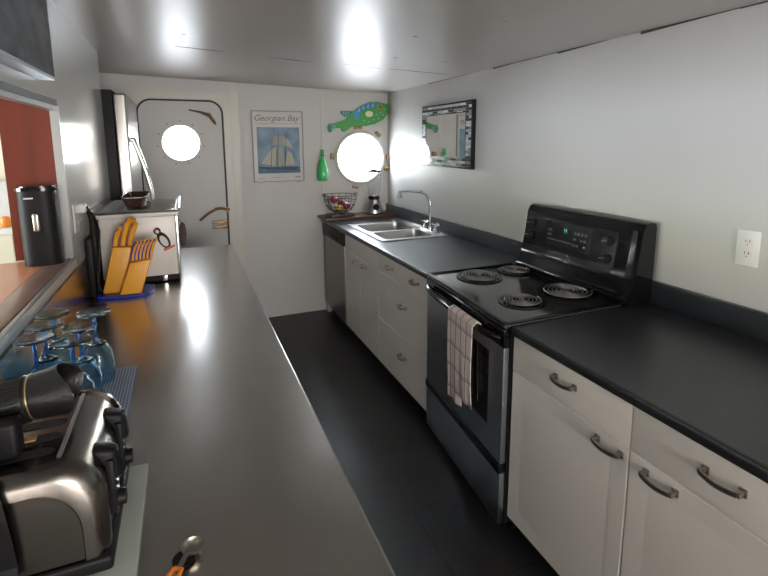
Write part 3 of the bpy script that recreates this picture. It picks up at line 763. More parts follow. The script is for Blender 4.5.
# drawer stack and sink cabinet
YS1 = 2.168
cd1 = thing('base_cabinet', (FX, 2.5, 0), 'white drawer cabinet with two small and two deep drawers, left of the stove', 'cabinet')
carcass(cd1, FX, YS1+.004, 2.915)
for y0, y1, hy in ((YS1+.006, 2.53, 2.345), (2.53, 2.915, 2.70)):
    d = front('drawer', cd1, FX, y0, y1, .752, zt, False); pull(d, FX, hy, .822, .075)
for z0, z1, hz in ((.42, .752, .625), (.1, .42, .30)):
    d = front('drawer', cd1, FX, YS1+.006, 2.915, z0, z1, True, bw=.045); pull(d, FX, 2.505, hz, .075)
cs = thing('base_cabinet', (FX, 3.3, 0), 'white sink cabinet with two doors under a false drawer front', 'cabinet')
carcass(cs, FX, 2.917, 3.64, .70)
front('false_front', cs, FX, 2.917, 3.638, .752, zt, False)
for y0, y1, hy in ((2.917, 3.277, 3.185), (3.277, 3.638, 3.36)):
    d = front('door', cs, FX, y0, y1, .1, .752, True); pull(d, FX, hy, .712, .075)
# dishwasher
dw = thing('dishwasher', (FX, 3.95, 0), 'stainless dishwasher with black control strip beside the far wall', 'dishwasher')
MB().m('matte_black').box(FX+.03, XR-.03, 3.825, 4.255, .1, CT-.035).box(FX+.03, XR-.03, 3.65, 3.824, .1, CT-.19).build('body', dw)
MB().m('toe').box(FX+.06, XR-.05, 3.65, 4.255, 0, .0995).build('toe_kick', dw)
MB().m('dw_steel').box(FX, FX+.029, 3.665, 4.25, .1, .765, .004).build('door', dw)
MB().m('nickel').box(FX-.002, FX+.029, 3.645, 3.663, .1, .765, .002).build('side_strip', dw)
cp = MB().m('matte_black').box(FX-.012, FX+.029, 3.648, 4.25, .767, CT-.037, .006).build('control_panel', dw)
MB().m('matte_black').box(FX-.020, FX-.0125, 3.82, 4.05, .785, .815, .004).build('handle', cp)
MB().m('wall_far').box(FX+.02, XR-.03, 4.257, YF-.001, 0, CT-.035).build('filler_panel', dw)

# worktops
def worktop(name, lab, x0, y0, y1, hole=None):
    t = thing(name, ((x0+XR)/2, (y0+y1)/2, CT-.034), lab, 'worktop')
    mb = MB().m('counter')
    if hole:
        hx0, hx1, hy0, hy1 = hole
        mb.box(x0+.012, hx0, y0, y1, CT-.034, CT).box(hx1, XR-.002, y0, y1, CT-.034, CT).box(hx0, hx1, y0, hy0, CT-.034, CT).box(hx0, hx1, hy1, y1, CT-.034, CT)
    else: mb.box(x0+.012, XR-.002, y0, y1, CT-.034, CT)
    # rounded nosing
    pr = [(x0+.012, CT), (x0+.006, CT-.001), (x0+.001, CT-.007), (x0, CT-.014), (x0, CT-.026), (x0+.004, CT-.034), (x0+.012, CT-.034)]
    mb.prism([(p[0], p[1]) for p in pr], 'y', y0, y1, True)
    mb.build('slab', t)
    MB().m('counter').box(XR-.024, XR-.002, y0, y1, CT+.0005, 1.015, .004).build('backsplash', t)
    return t
worktop('worktop', 'charcoal laminate worktop with backsplash, right of the stove', NX-.014, -.4, 1.403)
HX0, HX1, HY0, HY1 = 1.285, 1.765, 3.06, 3.79
wt = worktop('worktop', 'charcoal laminate worktop holding the sink, left of the stove', FX-.012, YS1+.006, YF-.002, (HX0, HX1, HY0, HY1))

# sink
sk = thing('kitchen_sink', (1.5, 3.42, CT), 'stainless double bowl drop-in sink in the far worktop', 'sink')
mb = MB().m('steel')
bx = [(1.315, 1.715, 3.42, 3.755), (1.315, 1.715, 3.10, 3.385)]
def bowl(mb, x0, x1, y0, y1, zt_, dep):
    r1 = rrect(x0, x1, y0, y1, .05, 6); r2 = rrect(x0+.012, x1-.012, y0+.012, y1-.012, .045, 6); r3 = rrect(x0+.04, x1-.04, y0+.04, y1-.04, .03, 6)
    L_ = [[mb.bm.verts.new((p[0], p[1], z)) for p in r] for r, z in ((r1, zt_), (r2, zt_-dep+.02), (r3, zt_-dep))]
    fs = []
    for A, B in zip(L_, L_[1:]):
        for i in range(len(A)): fs.append(mb.bm.faces.new((A[i], A[(i+1) % len(A)], B[(i+1) % len(A)], B[i])))
    fs.append(mb.bm.faces.new(L_[-1])); mb._fin(fs, True)
    # outside skin
    r1o = rrect(x0-.004, x1+.004, y0-.004, y1+.004, .05, 6)
    L2 = [[mb.bm.verts.new((p[0], p[1], z)) for p in r] for r, z in ((r1o, zt_-.003), (r1o, zt_-dep-.004))]
    fs = [mb.bm.faces.new(L2[1])]
    for i in range(len(r1o)): fs.append(mb.bm.faces.new((L2[0][i], L2[0][(i+1) % len(r1o)], L2[1][(i+1) % len(r1o)], L2[1][i])))
    mb._fin(fs, True)
bowl(mb, *bx[0], CT+.003, .17); mb.build('bowl', sk)
mb = MB().m('steel'); bowl(mb, *bx[1], CT+.003, .17); mb.build('bowl', sk)
# deck with two rounded openings
mb = MB().m('steel')
def deck(mb, X0, X1_, Y0, Y1, b_):
    inner = rrect(b_[0], b_[1], b_[2], b_[3], .05, 6); cx, cy = (b_[0]+b_[1])/2, (b_[2]+b_[3])/2
    pts = []
    angs = sorted({math.atan2(p[1]-cy, p[0]-cx) % (2*PI) for p in inner} | {math.atan2(y-cy, x-cx) % (2*PI) for x in (X0, X1_) for y in (Y0, Y1)})
    out = [rect_ray(cx, cy, X0, X1_, Y0, Y1, a) for a in angs]; inn = [ray_poly((cx, cy), a, inner) for a in angs]
    bm = mb.bm; k = len(out); z1, z0 = CT+.004, CT+.0008
    o1, i1, o0, i0 = [[bm.verts.new((p[0], p[1], z)) for p in L_] for z in (z1, z0) for L_ in (out, inn)]
    fs = []
    for i in range(k):
        j = (i+1) % k
        fs += [bm.faces.new((o1[i], o1[j], i1[j], i1[i])), bm.faces.new((o0[i], o0[j], i0[j], i0[i])), bm.faces.new((o0[i], o0[j], o1[j], o1[i])), bm.faces.new((i0[i], i0[j], i1[j], i1[i]))]
    mb._fin(fs)
deck(mb, 1.265, 1.80, 3.4025, 3.81, bx[0]); deck(mb, 1.265, 1.80, 3.045, 3.4025, bx[1])
for p0, p1 in (((1.265,3.045),(1.80,3.045)), ((1.80,3.045),(1.80,3.81)), ((1.80,3.81),(1.265,3.81)), ((1.265,3.81),(1.265,3.045))):
    mb.tube([(p0[0],p0[1],CT+.004), (p1[0],p1[1],CT+.004)], .004, 6)
mb.build('deck', sk)
for b_ in bx: MB().m('chrome').cyl(((b_[0]+b_[1])/2, (b_[2]+b_[3])/2, CT-.166), .04, .003, n=24).build('drain', sk)
# faucet
fc = thing('faucet', (1.76, 3.25, CT+.005), 'chrome gooseneck faucet with two cross handles behind the sink', 'faucet')
MB().m('chrome').box(1.735, 1.785, 3.13, 3.37, CT+.0055, CT+.02, .006, 3).build('base_plate', fc)
sx, sy = 1.76, 3.25
pts = [(sx, sy, CT+.02), (sx, sy, 1.02), (sx-.003, sy, 1.12)]
for i in range(9):
    a = i*PI/2/8; pts.append((sx-.003-.09*(1-math.cos(a)), sy+.015*i/8, 1.13+.105*math.sin(a)))
pts += [(1.58, 3.275, 1.243), (1.50, 3.285, 1.248)]
MB().m('chrome').tube(pts, .0115, 12).lathe([(.018,0),(.018,.02),(.012,.03)], (sx, sy, CT+.02), n=16).build('spout', fc)
MB().m('nickel').lathe([(0,0),(.021,0),(.019,.012),(.010,.042),(.009,.05),(0,.05)], (1.507, 3.284, 1.193), n=18).build('spray_head', fc)
for y in (3.16, 3.34):
    h = MB().m('chrome').lathe([(.022,0),(.02,.01),(.012,.02),(.012,.045),(0,.05)], (sx, y, CT+.018), n=18)
    for k in range(4):
        a = k*PI/2+.5; h.tube([(sx, y, CT+.062), (sx+.036*math.cos(a), y+.036*math.sin(a), CT+.076)], .006, 8, rs=[.006,.008])
    h.sphere((sx, y, CT+.068), .014); h.build('handle', fc)
MB().m('chrome').tube([(1.79,3.50,CT+.003),(1.79,3.50,CT+.05)], .012, 12).build('soap_stub', fc) if False else None
# raised board at the back of the counter
tag(MB().m('wood_dark').box(1.135, XR-.03, 4.06, YF-.005, CT+.001, CT+.026, .003).build('wooden_board'), 'worn dark wooden board on the far end of the worktop under the porthole', 'board')
zb_ = CT+.0265
# wire basket with fruit
bk = thing('wire_basket', (1.30, 4.19, zb_), 'dark wire fruit basket on a wooden foot below the green bottle', 'basket')
BX, BY = 1.315, 4.17
MB().m('wood_dark').box(BX-.11, BX+.11, BY-.07, BY+.07, zb_, zb_+.022, .004).build('foot', bk)
mb = MB().m('matte_black')
R0, z0_ = .150, zb_+.028
for R_, z_ in ((.150,.172),(.147,.12),(.132,.075),(.105,.038),(.055,.012)): mb.ring((BX, BY, z0_+z_-.002), R_, .0028, n=36, k=6)
for k in range(14):
    a = k*2*PI/14
    mb.tube([(BX+r_*math.cos(a), BY+r_*math.sin(a), z0_+h_) for r_, h_ in ((.05,.010),(.105,.038),(.132,.075),(.147,.12),(.150,.172))], .0022, 6)
for s_ in (-1, 1):
    mb.ring((BX+s_*.153, BY, z0_+.172), .014, .004, 'y', 14, 6)
mb.build('wires', bk)
def fruit(name, c, r, m_, sc, lab, cat, stem='wood_dark'):
    t = thing(name, (c[0], c[1], c[2]-r*sc[2]), lab, cat)
    MB().m(m_).sphere(c, r, sc, 20).build('skin', t)
    MB().m(stem).tube([(c[0], c[1], c[2]+r*sc[2]-.004), (c[0]+.004, c[1], c[2]+r*sc[2]+.010)], .002, 6).build('stem', t)
fruit('onion', (BX+.045, BY-.03, z0_+.068), .042, 'purple', (1,1,.85), 'purple red onion in the front right of the wire basket', 'onion')
fruit('onion', (BX+.03, BY+.055, z0_+.082), .036, 'purple', (1,1,.85), 'smaller purple red onion at the back of the wire basket', 'onion')
fruit('lemon', (BX-.022, BY-.055, z0_+.058), .025, 'lemon', (1.2,1,1), 'small yellow lemon in the front of the wire basket', 'lemon')
fruit('tomato', (BX-.052, BY+.02, z0_+.125), .036, 'red', (1,1,.8), 'red tomato on top at the left of the wire basket', 'tomato')
fruit('garlic_bulb', (BX-.06, BY+.015, z0_+.068), .028, 'white_plastic', (1,1,.9), 'white garlic bulb at the left of the wire basket', 'garlic')
# blender
bl = thing('blender', (1.665, 4.2, zb_), 'blender with clear jar and silver base below the porthole', 'blender')
ux, uy = 1.655, 4.185
MB().m('steel').lathe([(0,0),(.085,0),(.083,.03),(.062,.09),(.055,.125),(0,.125)], (ux, uy, zb_+.012), n=28).build('base', bl)
MB().m('matte_black').cyl((ux, uy, zb_), .084, .0115, n=28).build('base_ring', bl)
MB().m('matte_black').cyl((ux, uy, zb_+.1375), .050, .032, n=28, r2=.055).build('collar', bl)
MB().m('matte_black').cyl((ux-.012, uy-.092, zb_+.072), .030, .020, 'y', 20).build('dial', bl)
MB().m('glass_clear').lathe([(0,.0),(.048,0),(.058,.10),(.068,.225),(.0655,.225),(.0555,.10),(.045,.004),(0,.004)], (ux, uy, zb_+.170), n=28).build('jar', bl)
MB().m('matte_black').cyl((ux, uy, zb_+.3965), .070, .018, n=28, r2=.062).cyl((ux, uy, zb_+.414), .03, .012, n=20).build('lid', bl)
MB().m('glass_clear').tube([(ux+.062,uy,zb_+.375),(ux+.105,uy,zb_+.36),(ux+.10,uy,zb_+.25),(ux+.056,uy,zb_+.22)], .007, 8).build('jar_handle', bl)
# green bottle hung on the wall
bt = thing('green_bottle', (1.185, YF-.05, 1.27), 'green glass bottle hanging on the wall left of the porthole', 'bottle')
MB().m('glass_green').lathe([(0,.0),(.038,0),(.0475,.012),(.0485,.05),(.047,.11),(.034,.165),(.019,.20),(.0150,.275),(.018,.280),(.018,.287),(0,.287)], (1.185, YF-.05, 1.265), n=24).build('glass', bt)
MB().m('matte_black').ring((1.185, YF-.05, 1.50), .0165, .003, n=16, k=6).tube([(1.185,YF-.0325,1.50),(1.185,YF-.001,1.51)], .003, 6).build('hanger', bt)

# ------------------------------------------------------------------ stove
SX = 1.128; sy0, sy1 = 1.407, 2.165
sv = thing('electric_stove', (1.45, 1.79, 0), 'black and stainless electric coil stove between the two worktops', 'stove')
MB().m('matte_black').box(SX+.025, XR-.045, sy0+.001, sy1-.001, .06, .905).box(SX+.08, XR-.08, sy0+.02, sy1-.02, 0, .0595).build('body', sv)
ck = MB().m('cooktop').box(SX-.005, 1.70, sy0, sy1, .9055, .922, .006, 3).build('cooktop', sv)
mb = MB().m('black')
for a in ((SX-.006,1.70,sy0-.001,sy0+.018),(SX-.006,1.70,sy1-.018,sy1+.001),(SX-.008,SX+.012,sy0,sy1)):
    mb.box(a[0], a[1], a[2], a[3], .9225-.002, .9285, .003)
mb.build('raised_rim', ck)
MB().m('black').box(SX-.010, SX+.024, sy0, sy1, .872, .9050, .010, 3).build('front_rail', sv)
mb = MB().m('steel_dark')
for k in range(5): mb.box(SX-.0125, SX-.0105, 2.07, 2.135, .876+k*.005, .878+k*.005)
mb.build('vent_slots', sv)
# burners
def burner(x, y, r, turns):
    b_ = MB().m('black').lathe([(r+.016,0),(r+.020,.003),(r+.014,.0045),(r+.002,.001)], (x, y, .9222), n=40).build('burner', ck)
    MB().m('black').lathe([(r+.003,.0),(r-.02,-.0),(.02,.0005),(0,.0005)], (x, y, .9228), n=40).build('drip_pan', b_)
    mb = MB().m('coil'); pts = []
    n = turns*28
    for i in range(n+1):
        a = i*2*PI/28; rr = .018+(r-.020)*i/n; pts.append((x+rr*math.cos(a), y+rr*math.sin(a), .9335))
    mb.tube(pts, .0036, 8); mb.cyl((x, y, .9285), .013, .007, n=16)
    mb.build('coil', b_)
burner(1.360, 2.005, .105, 5); burner(1.615, 2.025, .080, 4); burner(1.340, 1.605, .085, 4); burner(1.600, 1.625, .112, 5)
# backguard
bg = MB().m('black').prism([(1.700,.9225),(1.690,.945),(1.695,.962),(1.722,.985),(1.735,1.03),(1.765,1.235),(1.78,1.262),(1.80,1.272),(1.835,1.268),(1.842,1.25),(1.842,.9225)], 'y', sy0-.025, sy1-.050).build('backguard', sv)
def gp(t, y, off=0):   # a point on the tilted panel, t 0..1 up
    a, b_ = Vector((1.735,0,1.03)), Vector((1.765,0,1.235)); q = a.lerp(b_, t); n = Vector((-.205,0,.030)).normalized()
    q = q+n*off; return (q.x, y, q.z)
def gplate(mb, y0, y1, t0, t1, o0, o1):
    mb.hexa([gp(t0,y0,o0),gp(t0,y1,o0),gp(t0,y1,o1),gp(t0,y0,o1)], [gp(t1,y0,o0),gp(t1,y1,o0),gp(t1,y1,o1),gp(t1,y0,o1)]); return mb
gplate(MB().m('black_panel'), 1.50, 2.11, .12, .90, .0005, .003).build('control_panel', bg)
mb = MB().m('black'); gplate(mb, sy0-.006, sy0+.02, -.02, 1.0, .0005, .009); mb.build('end_fin', bg)
MB().m('black').tube([(1.697, sy0+.02, .968), (1.700, sy0+.18, .966), (1.697, sy0+.30, .962)], .014, 10, rs=[.017,.014,.004]).build('vent_lip', bg)
dp = gplate(MB().m('glass_dark'), 1.64, 1.955, .26, .86, .0031, .0045).build('display', bg)
mb = MB().m('marks')
for r_, (a, c_) in enumerate(((1.90,1.93), (1.90,1.93))):
    gplate(mb, a, c_, .60-.11*r_, .66-.11*r_, .0046, .0052)
for i in range(10): gplate(mb, 1.755+i*.018, 1.765+i*.018, .385, .425, .0046, .0052)
for i in range(4): gplate(mb, 1.67+i*.022, 1.685+i*.022, .63, .70, .0046, .0052)
for r_, cols in ((.50, (0, 1, 3)), (.36, (0, 2, 3))):
    for i in cols: gplate(mb, 1.67+i*.022, 1.684+i*.022, r_, r_+.05, .0046, .0052)
mb.build('printed_marks', dp)
mb = MB().m('led')
gplate(mb, 1.800, 1.803, .62, .74, .0046, .0052); gplate(mb, 1.815, 1.818, .62, .74, .0046, .0052); gplate(mb, 1.803, 1.815, .67, .70, .0046, .0052)
mb.build('led_digit', dp)
for y, t in ((2.065, .70), (2.065, .38), (1.550, .66), (1.550, .28)):
    p = gp(t, y, .003); n_ = Vector((-.205,0,.030)).normalized(); q = Vector(p)+n_*.022
    k_ = MB().m('matte_black').tube([p, tuple(q)], .02, 20, rs=[.024,.020]).build('knob', bg)
    MB().m('nickel').tube([tuple(q+n_*.0006+Vector((0,-.014,.002))), tuple(q+n_*.0006+Vector((0,.014,-.002)))], .0022, 6).build('pointer', k_)
# oven door
dr = MB().m('steel_dark').box(SX-.004, SX+.024, sy0+.003, sy1-.003, .335, .826, .005).build('oven_door', sv)
MB().m('glass_dark').box(SX-.0065, SX-.0045, 1.515, 1.905, .455, .775, .001).build('window', dr)
MB().m('black').box(SX-.006, SX+.024, sy0+.002, sy1-.002, .8265, .871, .006).build('top_band', dr)
mb = MB().m('black')
n = 16; pts = []
for i in range(n+1):
    y = sy0+.03+(sy1-sy0-.06)*i/n; e_ = abs(2*i/n-1)
    pts.append((SX-.040+.030*e_**6, y, .862))
mb.tube([(SX-.004, sy0+.022, .862)]+pts+[(SX-.004, sy1-.022, .862)], .016, 12)
hd = mb.build('handle', dr)
dw_ = MB().m('steel_dark').box(SX-.004, SX+.024, sy0+.003, sy1-.003, .065, .292, .005).build('storage_drawer', sv)
MB().m('black').box(SX-.012, SX+.024, sy0+.003, sy1-.003, .2925, .334, .008, 3).build('drawer_grip', dw_)
# towel over the handle
tw = thing('tea_towel', (SX-.045, 1.68, .60), 'pink and grey checked tea towel folded over the oven handle', 'towel')
def sheet(y0, y1, x_front, ztop, zbot, ph, mbt, skew=0):
    nu, nv = 14, 16; bm = mbt.bm; G = {}
    for side, off in ((0, 0), (1, .004)):
        for i in range(nu+1):
            for j in range(nv+1):
                u, v = i/nu, j/nv
                z = ztop+(zbot-ztop)*v - skew*u*v
                x = x_front+off + .005*math.sin(u*9+ph)*v + .004*v*math.cos(v*5+ph)
                y = y0+(y1-y0)*u + .006*math.sin(v*3+ph)
                G[side, i, j] = bm.verts.new((x, y, z))
    fs = []
    for i in range(nu):
        for j in range(nv):
            fs.append(bm.faces.new((G[0,i,j], G[0,i+1,j], G[0,i+1,j+1], G[0,i,j+1]))); fs.append(bm.faces.new((G[1,i,j], G[1,i,j+1], G[1,i+1,j+1], G[1,i+1,j])))
    for i in range(nu):
        fs.append(bm.faces.new((G[0,i,0], G[1,i,0], G[1,i+1,0], G[0,i+1,0]))); fs.append(bm.faces.new((G[0,i,nv], G[0,i+1,nv], G[1,i+1,nv], G[1,i,nv])))
    for j in range(nv):
        fs.append(bm.faces.new((G[0,0,j], G[0,0,j+1], G[1,0,j+1], G[1,0,j]))); fs.append(bm.faces.new((G[0,nu,j], G[1,nu,j], G[1,nu,j+1], G[0,nu,j+1])))
    mbt._fin(fs, True)
hx = SX-.040
mb = MB().m('towel')
sheet(1.555, 1.680, hx-.027, .872, .505, .3, mb, 0)
sheet(1.670, 1.785, hx-.022, .872, .455, 1.6, mb, 0)
mb.build('front_fold', tw)
mb = MB().m('towel')
for y0, y1 in ((1.555, 1.680), (1.680, 1.785)):
    arc = [(hx+.0225*math.cos(a), .862+.0225*math.sin(a)) for a in [PI-.3-i*(PI-.5)/8 for i in range(9)]]
    arc2 = [(hx+.0185*math.cos(a), .862+.0185*math.sin(a)) for a in [PI-.3-i*(PI-.5)/8 for i in range(9)]]
    mb.prism(arc+arc2[::-1], 'y', y0+.002, y1-.002, True)
mb.build('top_fold', tw)

# the stove front stands slightly skewed against the run of cabinets
done = set()
def skew(o_):
    if o_.type == 'MESH' and o_.data.name not in done:
        done.add(o_.data.name)
        for v in o_.data.vertices:
            w_ = max(0, min(1, (1.70-v.co.x)/.4)); v.co.x += .09*(v.co.y-1.79)*w_
    for c_ in o_.children: skew(c_)
skew(sv); skew(tw)
# ------------------------------------------------------------------ wall things
# mirror with mosaic frame
mi = thing('wall_mirror', (XR, 3.17, 1.65), 'rectangular mirror with black, grey and white mosaic frame on the right wall', 'mirror')
my0, my1, mz0, mz1 = 2.80, 3.545, 1.425, 1.90
MB().m('matte_black').box(XR-.030, XR-.0005, my0, my1, mz0, mz1, .002).build('backing_frame', mi)
mb = MB().m('mosaic'); w = .075
for a in ((my0+.012,my1-.012,mz1-w,mz1-.012),(my0+.012,my1-.012,mz0+.012,mz0+w),(my0+.012,my0+w,mz0+w,mz1-w),(my1-w,my1-.012,mz0+w,mz1-w)):
    mb.box(XR-.033, XR-.0305, *a)
mb.build('mosaic_frame', mi)
mb = MB().m('matte_black')
for a in ((my0+w,my1-w,mz1-w-.006,mz1-w),(my0+w,my1-w,mz0+w,mz0+w+.006),(my0+w,my0+w+.006,mz0+w+.006,mz1-w-.006),(my1-w-.006,my1-w,mz0+w+.006,mz1-w-.006)):
    mb.box(XR-.0345, XR-.0306, *a)
mb.build('inner_edge', mi)
MB().m('mirror').box(XR-.0325, XR-.0306, my0+w+.007, my1-w-.007, mz0+w+.007, mz1-w-.007).build('glass', mi)
# right wall outlet
ro = thing('wall_outlet', (XR, 1.035, 1.23), 'white double wall outlet on the right wall above the near worktop', 'outlet')
MB().m('white_plastic').box(XR-.006, XR-.0005, .995, 1.073, 1.165, 1.295, .003).build('face_plate', ro)
for zc_ in (1.208, 1.252):
    s_ = MB().m('enamel').prism([(1.034+p[0]*.017, zc_+p[1]*.016) for p in [(math.cos(a), math.sin(a)) for a in [i*2*PI/20 for i in range(20)]]], 'x', XR-.008, XR-.0062).build('socket', ro)
    MB().m('dark_slot').box(XR-.0086, XR-.0081, 1.0265, 1.0285, zc_, zc_+.009).box(XR-.0086, XR-.0081, 1.0395, 1.0415, zc_, zc_+.009).box(XR-.0086, XR-.0081, 1.0325, 1.0355, zc_-.010, zc_-.006).build('slots', s_)
# poster
po = thing('wall_poster', (.80, YF, 1.58), 'framed sailing ship poster headed Georgian Bay between door and porthole', 'poster')
px0, px1, pz0, pz1 = .567, 1.020, 1.268, 1.895
mb = MB().m('ink_grey')
loop_plate(mb, [(px0,pz0),(px1,pz0),(px1,pz1),(px0,pz1)], [(px0+.008,pz0+.008),(px1-.008,pz0+.008),(px1-.008,pz1-.008),(px0+.008,pz1-.008)], YF-.018, YF-.001)
mb.build('frame', po)
MB().m('paper').box(px0+.0085, px1-.0085, YF-.010, YF-.003, pz0+.0085, pz1-.0085).build('sheet', po)
ix0, ix1, iz0, iz1 = .608, .985, 1.345, 1.752
def q(u, v): return (ix0+(ix1-ix0)*u, iz0+(iz1-iz0)*v)
mb = MB().m('print_sky').prism([q(0,0),q(1,0),q(1,1),q(0,1)], 'y', YF-.0112, YF-.0102)
Y1_, Y2_ = YF-.0124, YF-.0113
mb.m('sea').prism([q(0,0),q(1,0),q(1,.13),q(.6,.15),q(.3,.13),q(0,.16)], 'y', Y1_, Y2_)
mb.m('hull').prism([q(.05,.10),q(.90,.07),q(.95,.14),(q(.5,.12)),q(.02,.15)], 'y', Y1_-.0006, Y1_-.0001)
for pg_, m__ in (([(.06,.22),(.40,.16),(.44,.58),(.30,.50)], 'sail'), ([(.46,.16),(.62,.17),(.60,.60),(.48,.56)], 'sail2'), ([(.64,.16),(.88,.18),(.80,.44),(.70,.50)], 'sail'),
                 ([(.34,.62),(.60,.62),(.66,.80),(.40,.82)], 'sail2'), ([(.60,.62),(.84,.54),(.74,.72),(.64,.78)], 'sail')):
    mb.m(m__).prism([q(*p_) for p_ in pg_], 'y', Y1_-.0012, Y1_-.0007)
for a in ((.45,.12,.50,.92), (.63,.12,.68,.90), (.30,.14,.34,.60)):
    mb.m('hull').prism([q(a[0]-.008,a[1]), q(a[0]+.008,a[1]), q(a[2]+.005,a[3]), q(a[2]-.005,a[3])], 'y', Y1_-.0018, Y1_-.0013)
mb.build('ship_print', po)
def text_mesh(txt, size, x, z, y, mname, parent, name, shear=0, width=None):
    cu = bpy.data.curves.new('t', 'FONT'); cu.body = txt; cu.size = size; cu.shear = shear; cu.extrude = .0003
    o = bpy.data.objects.new('t', cu); COL.objects.link(o); bpy.context.view_layer.update()
    dg = bpy.context.evaluated_depsgraph_get(); me = bpy.data.meshes.new_from_object(o.evaluated_get(dg))
    bpy.data.objects.remove(o)
    me.name = name; xs = [v.co.x for v in me.vertices]; sc = (width/(max(xs)-min(xs))) if width else 1; mn = min(xs)
    for v in me.vertices: v.co = Vector((x+(v.co.x-mn)*sc, y-v.co.z, z+v.co.y))
    me.materials.clear(); me.materials.append(MT[mname])
    t = bpy.data.objects.new(name, me); COL.objects.link(t); t.parent = parent
    wl = Vector((0,0,0)); qq = parent
    while qq is not None: wl += qq.location; qq = qq.parent
    t.location = -wl
    return t
text_mesh('Georgian Bay', .072, px0+.028, 1.808, YF-.0108, 'ink', po, 'title_lettering', .35, .395)
MB().m('ink_grey').box(px0+.03, px1-.03, YF-.0106, YF-.0102, 1.781, 1.785).box(px0+.16, px1-.18, YF-.0106, YF-.0102, 1.305, 1.309).box(px0+.04, px0+.10, YF-.0106, YF-.0102, 1.300, 1.306).build('small_print', po)
MB().m('ink').box(px1-.085, px1-.035, YF-.0106, YF-.0102, 1.303, 1.311).build('corner_mark', po)
for x in (px0+.06, px1-.05): MB().m('nickel').box(x-.02, x+.02, YF-.014, YF-.001, pz0-.010, pz0-.0005, .002).build('clip', po)

# painted fish
fi = thing('wooden_fish', (1.56, YF, 1.83), 'green and blue painted wooden fish hanging above the porthole', 'fish ornament')
body = [(1.862, 1.955), (1.848, 1.980), (1.796, 1.986), (1.735, 1.998), (1.656, 1.994), (1.576, 1.963), (1.488, 1.907), (1.41, 1.829), (1.315, 1.797), (1.290, 1.790), (1.295, 1.745), (1.371, 1.753), (1.375, 1.722), (1.403, 1.713), (1.437, 1.735), (1.467, 1.758), (1.525, 1.765), (1.604, 1.768), (1.704, 1.788), (1.795, 1.835), (1.846, 1.891)]
body = [(min(p[0], 1.843)-.003, p[1]) for p in body]
fy0, fy1 = YF-.028, YF-.008
bd = MB().m('fish_green').prism(body, 'y', fy0, fy1).build('body', fi)
MB().m('fish_teal').prism([(1.287,1.790),(1.249,1.787),(1.234,1.752),(1.247,1.712),(1.266,1.708),(1.287,1.738)], 'y', fy0, fy1).build('tail', fi)
mb = MB().m('fish_pale')
for a in (0, .022): mb.prism([(1.262+a,1.783),(1.270+a,1.783),(1.290+a*1.0,1.752),(1.276+a,1.722),(1.266+a,1.724),(1.278+a,1.752)], 'y', fy0-.002, fy0-.0002)
mb.build('tail_stripes', fi)
MB().m('fish_teal').prism([(1.359,1.904),(1.412,1.908),(1.477,1.906),(1.440,1.862),(1.401,1.851),(1.368,1.886)], 'y', fy0, fy1).build('fin', fi)
mb = MB().m('fish_pale')
for a in (1.385, 1.408, 1.431): mb.prism([(a,1.900),(a+.008,1.900),(a+.008,1.868),(a,1.868)], 'y', fy0-.002, fy0-.0002)
mb.build('fin_stripes', fi)
MB().m('fish_blue').prism([(1.722,1.993),(1.656,1.989),(1.576,1.958),(1.495,1.905),(1.488,1.866),(1.502,1.831),(1.54,1.827),(1.536,1.867),(1.566,1.904),(1.605,1.927),(1.675,1.933),(1.722,1.953)], 'y', fy0-.003, fy0-.0003).build('back_patch', fi)
mb = MB().m('fish_pale')
for x, z in ((1.545,1.915),(1.585,1.937),(1.633,1.953),(1.682,1.962)): mb.prism(ell(x, z, .008, .02, -.2, 12), 'y', fy0-.005, fy0-.0032)
mb.build('back_spots', fi)
mb = MB().m('fish_pale')
for x, z in ((1.72,1.88),(1.76,1.90),(1.74,1.84),(1.69,1.83),(1.64,1.81),(1.79,1.88),(1.80,1.93),(1.59,1.82)): mb.prism(ell(x, z, .008, .006, 0, 10), 'y', fy0-.002, fy0-.0002)
mb.build('scale_dots', fi)
MB().m('cream').prism(ell(1.643, 1.882, .038, .028), 'y', fy0-.006, fy0-.0033).build('oval_spot', fi)
MB().m('sticker_orange').prism(ell(1.757, 1.950, .022, .019), 'y', fy0-.004, fy0-.0003).m('hull').prism(ell(1.757, 1.950, .011, .010), 'y', fy0-.006, fy0-.0041).build('eye', fi)

for c_ in fi.children: c_.location.x += .014

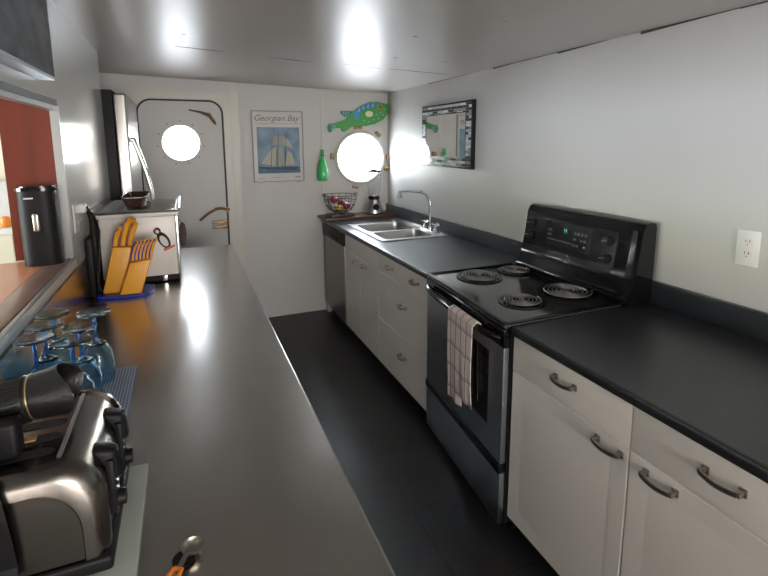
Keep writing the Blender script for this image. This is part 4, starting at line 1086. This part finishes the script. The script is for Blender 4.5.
# ------------------------------------------------------------------ light
W = bpy.data.worlds.new('World'); S.world = W; W.use_nodes = True
nt = W.node_tree; N, L = nt.nodes, nt.links
bgn = N['Background']
tc = N.new('ShaderNodeTexCoord'); sp = N.new('ShaderNodeSeparateXYZ'); L.new(tc.outputs['Generated'], sp.inputs[0])
rp = N.new('ShaderNodeValToRGB'); mr = N.new('ShaderNodeMapRange'); mr.inputs[1].default_value = -.5; mr.inputs[2].default_value = .5
L.new(sp.outputs[2], mr.inputs[0]); L.new(mr.outputs[0], rp.inputs[0])
e = rp.color_ramp.elements
e[0].position = 0; e[0].color = (.86,.89,.94,1); e[1].position = .50; e[1].color = (.86,.93,1.0,1)
q_ = e.new(.53); q_.color = (.72,.78,.52,1); q_ = e.new(.60); q_.color = (.82,.86,.80,1); q_ = e.new(.72); q_.color = (.80,.90,1,1)
L.new(rp.outputs[0], bgn.inputs[0]); bgn.inputs[1].default_value = 30

def area(name, loc, size, size_y, rot, power, col, portal=False):
    l = bpy.data.lights.new(name, 'AREA'); l.shape = 'RECTANGLE'; l.size = size; l.size_y = size_y; l.energy = power; l.color = col
    o = bpy.data.objects.new(name, l); COL.objects.link(o); o.location = loc; o.rotation_euler = rot
    if portal: l.cycles.is_portal = True
    return o
# daylight through the portholes and saloon windows, and a back fill
area('daylight_porthole', (PC[0], YF+.12, PC[1]), .56, .56, (-PI/2, 0, 0), 1, (1,1,1), True)
area('daylight_door', (DC[0], YF+.12, DC[1]), .36, .36, (-PI/2, 0, 0), 1, (1,1,1), True)
area('back_fill_lamp', (.75, YB+.02, 1.35), 1.8, 1.1, (PI/2, 0, 0), 70, (1.0,.95,.90))  # fill lamp added behind the camera to brighten cabinets and far wall
for a, c_ in WY:
    area('daylight_saloon', (-3.72, (a+c_)/2, (WZ0+WZ1)/2), WZ1-WZ0, c_-a, (0, -PI/2, 0), 1, (1,1,1), True)

# ------------------------------------------------------------------ camera
cam = bpy.data.cameras.new('Camera'); co = bpy.data.objects.new('Camera', cam); COL.objects.link(co)
yaw, pit, roll = .3977, .1549, -.0043
F = Vector((math.sin(yaw)*math.cos(pit), math.cos(yaw)*math.cos(pit), -math.sin(pit)))
Rv = Vector((math.cos(yaw), -math.sin(yaw), 0)); U = Rv.cross(F)
R2 = Rv*math.cos(roll)+U*math.sin(roll); U2 = U*math.cos(roll)-Rv*math.sin(roll)
mw = Matrix(((R2.x, U2.x, -F.x, 0), (R2.y, U2.y, -F.y, 0), (R2.z, U2.z, -F.z, 1.6116), (0,0,0,1)))
co.matrix_world = mw
cam.sensor_width = 36; cam.sensor_fit = 'HORIZONTAL'; cam.lens = 474.2/768*36
cam.shift_y = (216.8-288)/768
cam.clip_start = .05
S.camera = co
S.view_settings.view_transform = 'Standard'; S.view_settings.look = 'None'
S.view_settings.gamma = 1; S.view_settings.use_curve_mapping = False
S.view_settings.exposure = .68
